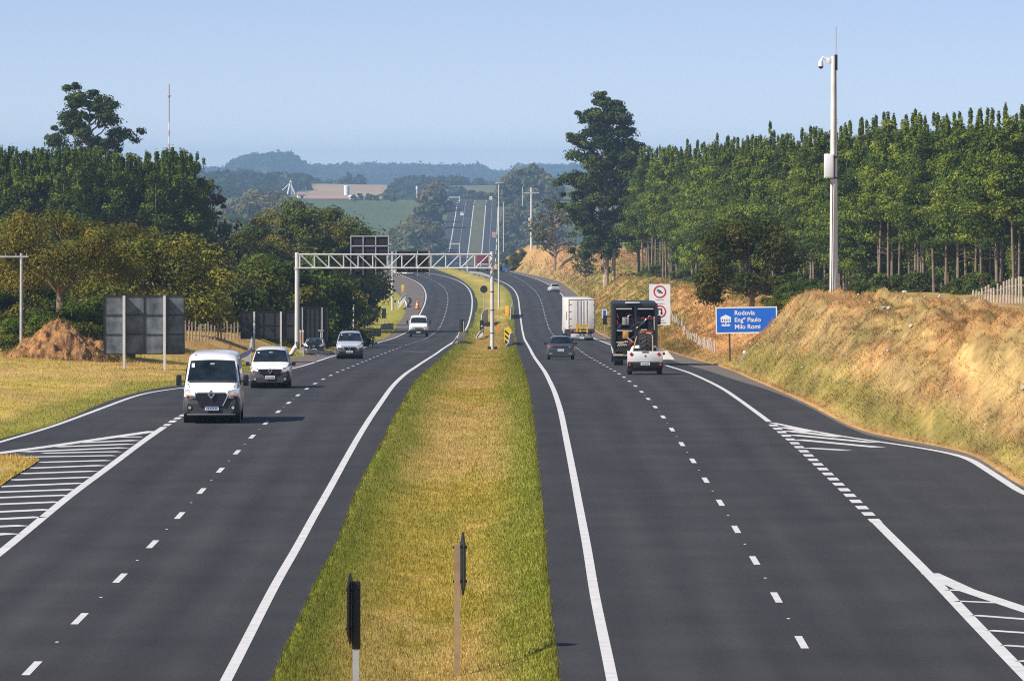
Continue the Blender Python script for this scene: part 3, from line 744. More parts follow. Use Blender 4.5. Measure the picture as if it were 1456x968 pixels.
for k, (u, D, top, w, lab) in enumerate([(488, 760, 372, 6.0, 'dark leafy tree casting shade on the bank below the gantry panels'), (470, 720, 366, 8, 'dark leafy tree behind the yellow-leaved tree')]):
    m_ = mk_broad(330 + k, w, 8, .8, n=120, leaf=.42, tones=G_DARK + G_OLIVE[:1], ncl=46, base=.0, tr=.2, r0=.17)
    single('shade_tree', m_, u, D, 8, top, lab, k)
# understorey between the boards and the trees
labs = ['dark green bush at the left photo edge under the brown tree', 'dark green bush behind the utility pole', 'leafy bush on the right flank of the dirt mound', 'olive bush right of the large sign back', 'olive bush above the pale fence stakes',
        'yellowish bush behind the first low sign board', 'dark bush behind the middle of the low sign boards', 'dark bush behind the gantry post', 'dark bush beside the narrow sign under the gantry', 'low bush on the left edge of the dirt mound', 'olive bush between the large sign back and the low boards', 'spiky green bush on top of the dirt mound around the crooked trunk']
BV = [mk_broad(340 + i, 5, 4.2, .3, n=430, leaf=.14, tones=[G_DARK + G_OLIVE[:2], G_OLIVE, G_OLIVE + G_YEL[1:2]][i], ncl=42, base=-.1, tr=.1, r0=.18) for i in range(3)]
for (u, D, top, k), lab in zip([(-5, 366, 402, 0), (38, 380, 388, 0), (128, 352, 424, 0), (262, 458, 376, 1), (300, 466, 364, 1), (345, 470, 372, 2), (396, 480, 366, 0), (438, 500, 366, 0), (452, 540, 376, 0), (40, 352, 440, 0), (236, 445, 404, 2), (88, 339.5, 432, 0)], labs):
    single('bush', BV[k], u, D, 4.2, top, lab, RNG.random() * 6, 'bush')
# right-hand singles
m_ = mk_layers(350, 9.5, lambda t: np.interp(t, [0, .3, .7, 1], [2.0, 3.0, 2.6, 1.1]), n=30, leaf=.34, tones=[(.12, .11, .04), (.10, .10, .035), (.08, .09, .035)], ncl=34, base=.34, tr=.16)
single('thin_tree', m_, 789, 1205, 9.7, 282, 'thin brownish tree standing alone on the orange bank left of the tall eucalyptus')
m_ = mk_layers(351, 6, lambda t: np.interp(t, [0, .5, 1], [1.6, 2.0, .9]), n=40, leaf=.3, tones=G_EUC + G_BROWN[2:3], ncl=26, base=.3, tr=.16)
single('small_tree', m_, 832, 1060, 6.2, 350, 'small leaning tree at the foot of the tall eucalyptus')
m_ = mk_broad(352, 6.2, 7.4, 1.8, n=440, leaf=.14, tones=[(.075, .092, .02), (.10, .11, .022), (.058, .078, .018), (.13, .125, .025)], ncl=54, base=.1, tr=.14, r0=.16)
single('round_tree', m_, 1068, 440, 7.2, 312, 'dark round-crowned tree behind the blue road sign')
for u, D, top, lab in [(724, 1290, 362, 'green bush on the left end of the far orange bank'), (737, 1300, 354, 'low green bush on top of the far orange bank')]:
    single('bush', BV[2], u, D, 4.2, top, lab, 1.0, 'bush')
for u, D, top, lab in [(1118, 410, 404, 'low dark shrub between the round tree and the tall pole'), (1150, 430, 398, 'low dark shrub in front of the plantation beside the tall pole'), (1215, 455, 402, 'low shrub under the plantation right of the tall pole')]:
    single('bush', BV[0], u, D, 4.2, top, lab, 2.0, 'bush')

UB = mk_broad(390, 3.2, 2.2, .2, n=110, leaf=.2, tones=G_PLANT[:2] + G_DARK[:2] + [(.12, .10, .03)], ncl=30, base=-.1, tr=.06, r0=.2)
for i in range(34):
    t = (i + RNG.random()) / 34; D = 478 + 460 * t ** 1.2
    x = np.interp(D, [480, 520, 600, 700, 800, 960], [43, 39, 32, 27.5, 24, 19]) - .6 + RNG.random() * 2.2
    plant('undergrowth_shrub', UB, (x, D, float(tz(x, D))), RNG.random() * 6, .6 + .7 * RNG.random(), 'low leafy shrub at the foot of the right plantation', 'shrub', 'undergrowth along the right plantation')
# far trees ----------------------------------------------------------------
FT = [mk_broad(360 + i, 9, 10, 1, n=46, leaf=1.0, tones=G_FAR, ncl=24, base=-.05, tr=.25, r0=.2) for i in range(3)]
GT = 'far trees beside the climbing road'
def far_group(n, u0, u1, D0, D1, topf, lab, grp, sc=(.8, 1.3)):
    for i in range(n):
        u = u0 + (u1 - u0) * (i + RNG.random()) / n; D = D0 + (D1 - D0) * RNG.random()
        x = (u - CX) * D / F; z = float(tz(x, D)); s_ = sc[0] + (sc[1] - sc[0]) * RNG.random()
        if topf is not None:
            s_ = max(.5, min(2.3, (ZC - (topf(u) - HZ) * D / F - z) / 9.3))
        plant('far_tree', FT[int(RNG.integers(3))], (x, D, z), RNG.random() * 6.28, s_, lab, 'tree', grp)
far_group(16, 598, 619, 2650, 3050, None, 'bushy tree in the clump left of the far climbing road', 'far trees left of the climbing road', (1.0, 1.7))
far_group(9, 604, 622, 3100, 3330, lambda u: np.interp(u, [605, 618, 632, 645], [272, 256, 255, 285]), 'tall tree at the top of the clump left of the far climbing road', 'far trees at the crest on the left')
far_group(30, 552, 612, 2680, 2880, lambda u: np.interp(u, [552, 575, 600, 620], [342, 322, 305, 300]) + RNG.normal() * 6, 'leafy tree at the foot of the far green field', 'trees below the far field')
far_group(64, 716, 800, 2350, 3250, None, 'scrubby tree on the hillside right of the far climbing road', 'far trees right of the climbing road', (.7, 1.4))
far_group(30, 712, 800, 3250, 3600, lambda u: np.interp(u, [708, 722, 735, 760, 780, 797], [275, 252, 240, 236, 250, 266]) + RNG.normal() * 4, 'tree on the hilltop right of the far climbing road', 'far hilltop trees on the right')
far_group(8, 664, 700, 3560, 3700, lambda u: 272 + RNG.normal() * 4, 'tree just over the crest of the far climbing road', 'trees beyond the crest')
far_group(22, 318, 428, 2650, 2850, lambda u: np.interp(u, [318, 335, 360, 385, 410, 428], [296, 280, 270, 268, 276, 290]) + RNG.normal() * 2, 'bluish tree in the wooded rise behind the olive trees', 'trees of the bluish wooded rise')
far_group(7, 500, 560, 3380, 3480, lambda u: np.interp(u, [500, 535, 548, 560], [284, 282, 272, 284]), 'tree on the skyline of the far green field', 'trees along the far green field')
far_group(6, 780, 850, 1500, 1700, None, 'bush on the slope behind the thin tree', 'bushes behind the thin tree', (.6, .9))
# wooded ridges far away, one mass
def ridge():
    rng = np.random.default_rng(77); cl = []
    def band(n, x0, x1, y0, y1, r, up=.3):
        for _ in range(n):
            x = x0 + (x1 - x0) * rng.random(); y = y0 + (y1 - y0) * rng.random()
            z = float(tz(x, y)); s_ = r * (.6 + .8 * rng.random())
            cl.append(((x, y, z + s_ * up), (s_, s_, s_ * .75), .5 + .5 * rng.random(), int(rng.integers(3))))
    band(1500, -760, 330, 9000, 10900, 9)
    band(260, -450, -318, 9250, 9800, 9)
    band(260, -480, 380, 10300, 10700, 10)
    band(130, -640, 330, 5150, 5500, 6)
    band(520, -420, -168, 3900, 5300, 6)
    band(60, -96, -40, 4300, 5200, 6)
    v, f, c = clump_leaves(cl, 36, 6.5, [(.03, .05, .022), (.04, .06, .026), (.05, .065, .03)], rng, shell=.7)
    o = link('ridge_woods', npmesh('ridge_woods', v, f, LEAF, c))
    tag(o, 'hazy blue wooded ridges along the horizon', 'woods', kind='stuff')
ridge()

# ---------------------------------------------------------------- grass blades
def blades(name, X, Y, hgt, wid, label, seed, lean=.35, zoff=0.0):
    rng = np.random.default_rng(seed); n = len(X)
    Z = terrain(X, Y) + zoff
    col = ground_col(X, Y) * (.82 + .42 * rng.random(n))[:, None]
    a = rng.random(n) * 6.28; h = hgt * (.45 + .9 * rng.random(n)); w = wid * (.6 + .8 * rng.random(n))
    lx = rng.normal(size=n) * lean * h; ly = rng.normal(size=n) * lean * h
    p = np.stack([X, Y, Z - .03], -1); d = np.stack([np.cos(a) * w / 2, np.sin(a) * w / 2, np.zeros(n)], -1)
    tip = p + np.stack([lx, ly, h + .03], -1)
    v = np.stack([p - d, p + d, tip], 1).reshape(-1, 3)
    f = np.arange(3 * n).reshape(-1, 3)
    o = link(name, npmesh(name, v, f, leaf_mat('grass_blades', .3), np.repeat(col, 3, 0), 3))
    tag(o, label, 'grass', kind='stuff')
def scatter(n, y0, y1, xa, xb, seed, p=2.0):
    rng = np.random.default_rng(seed)
    q = rng.random(n); Y = (y0 ** (1 - p) + q * (y1 ** (1 - p) - y0 ** (1 - p))) ** (1 / (1 - p))
    a, b = xa(Y), xb(Y); return a + (b - a) * rng.random(n), Y
X, Y = scatter(240000, 98, 900, lambda y: xML(y) - .5, lambda y: xMR(y) + .5, 1)
ed = vnoise(Y * .7, Y * 0 + 3, 1) * .22 - .06 + vnoise(Y * 3.3, Y * 0 + 5, 3) * .22 * RNG.random(len(Y))
k = (X > xML(Y) - ed) & (X < xMR(Y) + ed); X, Y = X[k], Y[k]
blades('median_grass', X, Y, (.07 + Y * 7e-5), .016 + Y * 5e-5, 'mown green and straw-coloured grass on the central reservation', 2)
X, Y = scatter(330000, 150, 700, lambda y: xRS(y) + .25, lambda y: xRS(y) + 13, 3)
k = fbm(X * 2.2, Y * .28, 75) + RNG.random(len(X)) * .35 > .55
blades('dry_bank_grass', X[k], Y[k], .075 + Y[k] * 1.5e-4, .016 + Y[k] * 6e-5, 'dry golden grass on the cut bank at the right', 4, .9)
X, Y = scatter(120000, 430, 1280, lambda y: xRS(y) + .3, lambda y: xRS(y) + 9 + .008 * y, 13, 1.2)
k = fbm(X * 1.1, Y * .05, 76) + RNG.random(len(X)) * .3 > .56
blades('dry_bank_grass', X[k], Y[k], .14 + Y[k] * 1.5e-4, .05 + Y[k] * 8e-5, 'tufts of dry grass on the bank along the right bend', 14, .7)
X, Y = scatter(120000, 190, 800, lambda y: xLV(y) - np.minimum(24, .03 * y + 8), lambda y: xLV(y) + .12, 5)
blades('verge_grass', X, Y, .055 + Y * 1.1e-4, .018 + Y * 6e-5, 'yellowish verge grass along the left carriageway', 6)
def in_poly(X, Y, P):
    c = np.zeros(len(X), bool)
    for (x0, y0), (x1, y1) in zip(P, P[1:] + P[:1]):
        t = (y0 > Y) != (y1 > Y)
        c ^= t & (X < (x1 - x0) * (Y - y0) / (y1 - y0 + 1e-9) + x0)
    return c
xs = [p[0] for p in ISL]; ys = [p[1] for p in ISL]
X = RNG.uniform(max(min(xs), -19), max(xs), 40000); Y = RNG.uniform(min(ys), max(ys), 40000); k = in_poly(X, Y, ISL); X, Y = X[k], Y[k]
_t = terrain; 
terrain_keep = terrain
def terrain(x, y): return zroad(y) + .04
_g = ground_col
def ground_col(x, y): return _g(np.full_like(x, -1.2) + x * .05 - .4, y)
blades('island_grass', X, Y, .12, .03, 'green grass on the small traffic island at the left edge', 7)
terrain, ground_col = terrain_keep, _g
# ---------------------------------------------------------------- vehicles
def shell(secs):
    """body skin lofted through cross sections (y, bottom z, bottom w, mid w, belt z, belt w, roof-edge z, roof-edge w, top z)"""
    b = MB(); rows = []
    for (y, zb, wb, wm, zl, wl, zr, wr, zt) in secs:
        half = [(wb * .82, zb), (wb, zb + .07), (wm, zb + (zl - zb) * .5), (wl, zl), (wl * .5 + wr * .5 + .012, (zl + zr) / 2), (wr, zr), (wr * .9, zr + (zt - zr) * .55), (wr * .55, zr + (zt - zr) * .9), (0, zt)]
        row = half + [(-x, z) for x, z in half[-2::-1]]
        rows.append([(x, y, z) for x, z in row])
    n = len(rows[0]); vs = [p for r in rows for p in r]; fs = []
    for j in range(len(rows) - 1):
        for i in range(n):
            fs.append((j * n + i, j * n + (i + 1) % n, (j + 1) * n + (i + 1) % n, (j + 1) * n + i))
    for base, rv in ((0, 1), ((len(rows) - 1) * n, 0)):
        h = n // 2
        for i in range(h):   # cap as a ladder of quads so it stays flat-ish but clean
            a, c = base + i, base + n - 1 - i
            if i < h - 1: fs.append((a, a + 1, c - 1, c))
            else: fs.append((a, base + h, c))
    return b.add(vs, fs)
def wheels(root, W, ys, r=.32, tw=.2):
    for y in ys:
        for s_ in (-1, 1):
            x = s_ * (W / 2 - tw / 2 - .02)
            t = MB()
            prof = [(r * .62, -tw / 2), (r * .93, -tw / 2), (r, -tw / 2 + .03), (r, tw / 2 - .03), (r * .93, tw / 2), (r * .62, tw / 2)]
            n = 24; vs = []; fs = []
            for k in range(n):
                a = 2 * math.pi * k / n
                vs += [(x + q[1], y + q[0] * math.cos(a), r + q[0] * math.sin(a)) for q in prof]
            m = len(prof)
            for k in range(n):
                for i in range(m):
                    fs.append((k * m + i, k * m + (i + 1) % m, ((k + 1) % n) * m + (i + 1) % m, ((k + 1) % n) * m + i))
            t.add(vs, fs)
            w = t.obj('wheel', RUBBER, root)
            rim = MB().tube([(x - tw * .42, y, r), (x + tw * .42, y, r)], r * .63, 16).obj('rim', RIM, w)
def well(root, W, ys, r):
    for y in ys:
        MB().tube([(-W / 2 + .004, y, r), (W / 2 - .004, y, r)], r * 1.12, 20).obj('wheel_arch', BLACK, root)
def mirrors(root, x, y, z, sz, m):
    for s_ in (-1, 1):
        b = MB().box((s_ * x, y, z), sz, bev=.04).tube([(s_ * (x - sz[0] / 2 - .12), y + .05, z - .05), (s_ * (x - .02), y, z - .02)], .025, 6)
        o = b.obj('wing_mirror', m, root)
def plate(root, x, y, z, w=.4, h=.13, blue=True, ry=0):
    p = MB().box((x, y, z), (w, .015, h)).obj('number_plate', PLATE, root)
    if blue: MB().box((x, y - .010, z + h * .40), (w, .006, h * .2)).obj('plate_band', BLUE, p)
    d = MB()
    for k in range(7):
        d.box((x - w * .36 + k * w * .12, y - .0105, z - h * .06), (w * .07, .005, h * .42))
    d.obj('plate_characters', PLASTIC, p)
def emblem(root, y, z, s_=.09):  # hollow lozenge badge
    o = [(0, s_ * 1.3), (s_, 0), (0, -s_ * 1.3), (-s_, 0)]; i_ = [(a * .5, c * .5) for a, c in o]
    b = MB(); vs = [(x, y, z + q) for x, q in o] + [(x, y, z + q) for x, q in i_] + [(x, y + .03, z + q) for x, q in o] + [(x, y + .03, z + q) for x, q in i_]
    fs = []
    for k in range(4):
        j = (k + 1) % 4; fs += [(k, j, 4 + j, 4 + k), (8 + k, 12 + k, 12 + j, 8 + j), (k, 8 + k, 8 + j, j), (4 + k, 4 + j, 12 + j, 12 + k)]
    return b.add(vs, fs).obj('badge', CHROME, root)
def paint(name, c, rough=.28):
    m = mat(name, c, rough, var=.06, vscale=1.3)
    m.node_tree.nodes['Principled BSDF'].inputs['Coat Weight'].default_value = .5
    return m
PWHITE = paint('white_car_paint', (.80, .80, .79))
PGREY = paint('grey_car_paint', (.055, .065, .08), .2); PSIL = paint('silver_blue_car_paint', (.42, .46, .53)); PMIR = paint('bright_silver_paint', (.55, .56, .58))
HUB = lambda u, D: ((u - CX) * D / F, D)

# --- large white panel van ---------------------------------------------------
def place(name, label, cat, u, D, away=0.0, rz=0.0):
    x = (u - CX) * D / F
    return thing(name, label, cat, (x, D + away, float(zroad(D + (away / 2 if away else 2))) + .006), (math.pi if away else 0) + rz)
def big_van():
    t = place('panel_van', 'large white high-roof panel van with black grille in the left outer lane', 'van', 300.5, 216.5, rz=R(1.0))
    S = [(.0, .40, .80, .90, .92, .78, 1.02, .70, 1.04), (.10, .30, .92, 1.0, 1.02, .90, 1.14, .84, 1.18), (.32, .28, .97, 1.03, 1.12, .97, 1.26, .90, 1.31), (.78, .28, 1.0, 1.035, 1.22, 1.01, 1.42, .93, 1.47),
         (1.0, .28, 1.0, 1.035, 1.26, 1.01, 1.60, .93, 1.66), (1.45, .28, 1.0, 1.035, 1.3, 1.015, 2.08, .885, 2.16), (1.62, .28, 1.0, 1.035, 1.3, 1.015, 2.22, .87, 2.33), (1.95, .28, 1.0, 1.035, 1.3, 1.015, 2.33, .86, 2.46), (2.5, .28, 1.0, 1.035, 1.3, 1.015, 2.38, .85, 2.51),
         (5.40, .28, 1.0, 1.035, 1.3, 1.015, 2.38, .85, 2.51), (5.50, .32, .97, 1.0, 1.3, .98, 2.34, .80, 2.46)]
    body = shell(S).obj('body', PWHITE, t)
    MB().sheet([(-.90, .79, 1.50), (.90, .79, 1.50), (.80, 1.57, 2.20), (-.80, 1.57, 2.20)], .03, .05, 8).obj('windscreen', GLASS, t)
    MB().box((-.70, 1.30, 2.06), (.11, .02, .2), rx=R(-42)).obj('sticker', PLATE, t)
    MB().box((0, 1.33, 2.12), (.16, .05, .06)).obj('rear_view_mirror', PMIR, t)
    for x0_, x1_ in ((-.68, -.02), (-.05, .62)): MB().tube([(x0_, .80, 1.575), (x1_, .745, 1.535)], .014, 5).obj('wiper', BLACK, t)
    MB().sheet([(-.84, .76, 1.475), (.84, .76, 1.475), (.84, .80, 1.515), (-.84, .80, 1.515)], .03, .03, 6).obj('scuttle', PLASTIC, t)
    for s_ in (-1, 1):
        MB().tube([(s_ * .80, .30, 1.295), (s_ * .885, .74, 1.455)], .008, 4).obj('bonnet_gap', BLACK, t)
        MB().sheet([(s_ * 1.028, 1.35, 1.34), (s_ * 1.028, 2.35, 1.34), (s_ * .915, 2.35, 2.08), (s_ * .93, 1.62, 2.05)][::s_], .012, 0, 2).obj('side_window', GLASS, t)
        MB().sheet([(s_ * .56, -.10, .99), (s_ * .93, .02, 1.00), (s_ * 1.0, .25, 1.26), (s_ * .60, -.0, 1.17)][::s_], .03, 0, 3).obj('headlamp', LAMPW, t)
        MB().sheet([(s_ * .70, -.085, .985), (s_ * .90, -.01, .99), (s_ * .93, .04, 1.04), (s_ * .72, -.05, 1.03)][::s_], .03, 0, 2).obj('indicator_lamp', LAMPO, t)
    # grey bumper wrapping the front
    B = [(-.06, .36, .80, .88, .60, .86, .78, .84, .80), (.04, .30, .94, 1.0, .70, .99, .97, .93, .99), (.34, .28, 1.0, 1.05, .74, 1.035, .96, 1.0, .98), (.50, .28, 1.0, 1.045, .72, 1.03, .90, 1.0, .92)]
    bu = shell(B).obj('bumper', PLASTIC, t)
    MB().prism([(-.50, 1.13), (-.58, .98), (-.40, .62), (.40, .62), (.58, .98), (.50, 1.13)], -.10, .06).obj('grille', BLACK, t)
    gb = MB()
    for k in range(5): gb.box((0, -.105, .68 + k * .07), (.80 + k * .055, .02, .018))
    gb.obj('grille_bar', PLASTIC, t)
    MB().tube([(.60, -.11, 1.0), (.42, -.11, .64)], .022, 6).obj('grille_trim', CHROME, t)
    MB().box((0, -.10, 1.10), (1.02, .03, .035)).obj('grille_trim', CHROME, t)
    emblem(t, -.17, 1.06, .135)
    plate(t, .02, -.12, .56, .5, .14)
    for s_ in (-1, 1):
        MB().tube([(s_ * .78, -.07, .58), (s_ * .78, .1, .58)], .10, 14).obj('fog_lamp_recess', BLACK, t)
        MB().tube([(s_ * .78, -.085, .58), (s_ * .78, .1, .58)], .055, 12).obj('fog_lamp', LAMPW, t)
    MB().box((0, -.03, .33), (1.75, .12, .05), bev=.02).obj('lower_lip', mat('lip_grey', (.16, .16, .17), .5), t)
    mirrors(t, 1.22, 1.25, 1.52, (.20, .14, .40), BLACK)
    MB().tube([(-.62, 1.93, 2.39), (-.62, 1.88, 2.41)], .03, 8).obj('marker_lamp', BLACK, t)
    well(t, 2.05, (1.02, 4.68), .36); wheels(t, 2.03, (1.02, 4.68), .36, .22)
    MB().box((0, 2.9, .36), (1.7, 4.6, .25)).obj('underbody', BLACK, t)
    return t
big_van()

# --- small vans ---------------------------------------------------------------
def small_van(label, u, D, pm, dark_bumper, width=1.78, H=1.78, grille='wide', rz=0.0):
    k = width / 1.78; h = H / 1.78
    t = place('small_van', label, 'van', u, D, rz=rz)
    S = [(.0, .34, .66, .76, .78, .66, .88, .60, .90), (.10, .26, .78, .84, .86, .76, .96, .72, .99), (.35, .24, .84, .88, .93, .83, 1.04, .78, 1.08), (.95, .24, .86, .89, .99, .86, 1.14, .80, 1.18),
         (1.15, .24, .86, .89, 1.0, .87, 1.26, .79, 1.31), (1.75, .24, .86, .89, 1.02, .87, 1.62, .68, 1.70), (2.1, .24, .86, .89, 1.02, .87, 1.68, .66, 1.78), (4.25, .24, .86, .89, 1.02, .87, 1.68, .66, 1.79), (4.38, .28, .82, .86, 1.02, .84, 1.62, .62, 1.72)]
    S = [(y, zb, wb * k, wm * k, zl * h, wl * k, zr * h, wr * k, zt * h) for y, zb, wb, wm, zl, wl, zr, wr, zt in S]
    shell(S).obj('body', pm, t)
    MB().sheet([(-.775 * k, .97, 1.19 * h), (.775 * k, .97, 1.19 * h), (.64 * k, 1.72, 1.655 * h), (-.64 * k, 1.72, 1.655 * h)], .03, .05, 6).obj('windscreen', GLASS, t)
    MB().box((0, 1.47, 1.60 * h), (.16, .05, .05)).obj('rear_view_mirror', PMIR, t)
    MB().box((-.54 * k, 1.49, 1.58 * h), (.08, .02, .07), rx=R(-40)).obj('sticker', PLATE, t)
    for s_ in (-1, 1):
        MB().sheet([(s_ * .885 * k, 1.35, 1.07 * h), (s_ * .885 * k, 2.3, 1.07 * h), (s_ * .715 * k, 2.3, 1.58 * h), (s_ * .73 * k, 1.85, 1.57 * h)][::s_], .012, 0, 2).obj('side_window', GLASS, t)
        MB().sheet([(s_ * .50 * k, -.08, .77), (s_ * .80 * k, .03, .79), (s_ * .87 * k, .27, .99), (s_ * .56 * k, .0, .93)][::s_], .03, 0, 3).obj('headlamp', LAMPW, t)
        MB().sheet([(s_ * .70 * k, -.03, .775), (s_ * .80 * k, .02, .785), (s_ * .82 * k, .06, .84), (s_ * .72 * k, -.0, .84)][::s_], .034, 0, 2).obj('indicator_lamp', LAMPO, t)
    B = [(-.05, .30, .66, .74, .46, .72, .62, .70, .64), (.05, .24, .80, .86, .56, .85, .76, .80, .78), (.30, .22, .87, .905, .60, .89, .76, .86, .78), (.46, .22, .87, .90, .58, .885, .72, .86, .74)]
    B = [(y, zb, wb * k, wm * k, zl, wl * k, zr, wr * k, zt) for y, zb, wb, wm, zl, wl, zr, wr, zt in B]
    shell(B).obj('bumper', PLASTIC if dark_bumper else pm, t)
    if grille == 'wide':
        MB().prism([(-.50 * k, .88), (-.46 * k, .74), (-.30 * k, .62), (.30 * k, .62), (.46 * k, .74), (.50 * k, .88)], -.09, .06).obj('grille', BLACK, t)
        MB().box((0, -.092, .875), (.96 * k, .02, .025)).obj('grille_trim', CHROME, t)
    else:
        MB().prism([(-.40 * k, .83), (-.32 * k, .68), (.32 * k, .68), (.40 * k, .83)], -.09, .06).obj('grille', BLACK, t)
        MB().prism([(-.72 * k, .52), (-.66 * k, .34), (.66 * k, .34), (.72 * k, .52)], -.075, .06).obj('lower_grille', BLACK, t)
    emblem(t, -.14, .80 if grille == 'wide' else .76, .10)
    plate(t, .0, -.10, .52, .42, .14, False)
    for s_ in (-1, 1):
        MB().tube([(s_ * .66 * k, -.06, .44), (s_ * .66 * k, .1, .44)], .05, 10).obj('fog_lamp', LAMPW, t)
    mirrors(t, 1.02 * k, 1.2, 1.1 * h, (.17, .12, .17), BLACK)
    well(t, width - .04, (.88, 3.65), .31); wheels(t, width - .04, (.88, 3.65), .31, .2)
    MB().box((0, 2.2, .30), (1.5 * k, 3.6, .2)).obj('underbody', BLACK, t)
    return t
small_van('small white van with grey bumper and badge behind the large white van', 384, 266, PWHITE, True, 1.80, 1.76, rz=R(1))
small_van('silver-blue small van with dark lower bumper near the gantry post', 497, 398, PSIL, True, 1.80, 1.80, 'narrow', rz=R(1))

t = small_van('small dark car with pale windscreen rim standing on the verge at the gantry foot', 446, 430, paint('dark_car_paint', (.025, .03, .036)), False, 1.5, 1.28, 'narrow')
t.name = 'parked_car'; t['category'] = 'car'; t.location.z -= .12
MB().tube([(-.66, .95, .86), (-.54, 1.70, 1.20), (.54, 1.70, 1.20), (.66, .95, .86)], .035, 6).obj('windscreen_rim', WPOST, t)
# --- white cab truck (approaching, far) -------------------------------------------
def white_light_truck():
    t = place('light_truck', 'white flat-nosed light truck coming round the left bend', 'truck', 595, 640)
    S = [(.0, .55, .80, .95, 1.05, .90, 1.15, .84, 1.18), (.12, .45, .95, 1.02, 1.15, .98, 1.28, .92, 1.32), (.6, .42, 1.0, 1.03, 1.25, 1.0, 1.45, .92, 1.50), (1.15, .42, 1.0, 1.03, 1.3, 1.0, 2.02, .84, 2.10), (1.5, .42, 1.0, 1.03, 1.3, 1.0, 2.16, .82, 2.28), (2.2, .42, 1.0, 1.03, 1.3, 1.0, 2.18, .82, 2.32), (2.26, .42, 1.0, 1.02, 1.3, .98, 2.14, .8, 2.26)]
    shell(S).obj('cab', PWHITE, t)
    MB().sheet([(-.88, .62, 1.50), (.88, .62, 1.50), (.76, 1.13, 2.04), (-.76, 1.13, 2.04)], .03, .05, 6).obj('windscreen', GLASS, t)
    MB().prism([(-.5, 1.02), (-.42, .90), (.42, .90), (.5, 1.02)], -.06, .05).obj('grille', BLACK, t)
    shell([(-.05, .40, .85, .95, .62, .93, .78, .9, .80), (.08, .35, .98, 1.04, .66, 1.02, .82, 1.0, .84), (.4, .35, 1.0, 1.045, .66, 1.03, .8, 1.0, .82)]).obj('bumper', BLACK, t)
    for s_ in (-1, 1):
        MB().sheet([(s_ * .58, -.08, .95), (s_ * .93, .03, .98), (s_ * .98, .2, 1.18), (s_ * .66, -.02, 1.12)][::s_], .03, 0, 2).obj('headlamp', LAMPW, t)
        MB().sheet([(s_ * 1.02, 1.0, 1.34), (s_ * 1.02, 1.9, 1.34), (s_ * .90, 1.9, 2.0), (s_ * .92, 1.28, 1.98)][::s_], .012, 0, 2).obj('side_window', GLASS, t)
    plate(t, 0, -.08, .55, .42, .14, False)
    mirrors(t, 1.22, .95, 1.6, (.18, .12, .42), BLACK)
    MB().box((0, 3.9, .95), (2.1, 3.2, .12)).box((0, 2.35, 1.35), (2.1, .08, .7)).obj('flat_bed', PWHITE, t)
    wheels(t, 2.0, (.95, 4.3), .36, .24)
    MB().box((0, 2.6, .60), (.9, 4.8, .2)).obj('chassis', BLACK, t)
white_light_truck()

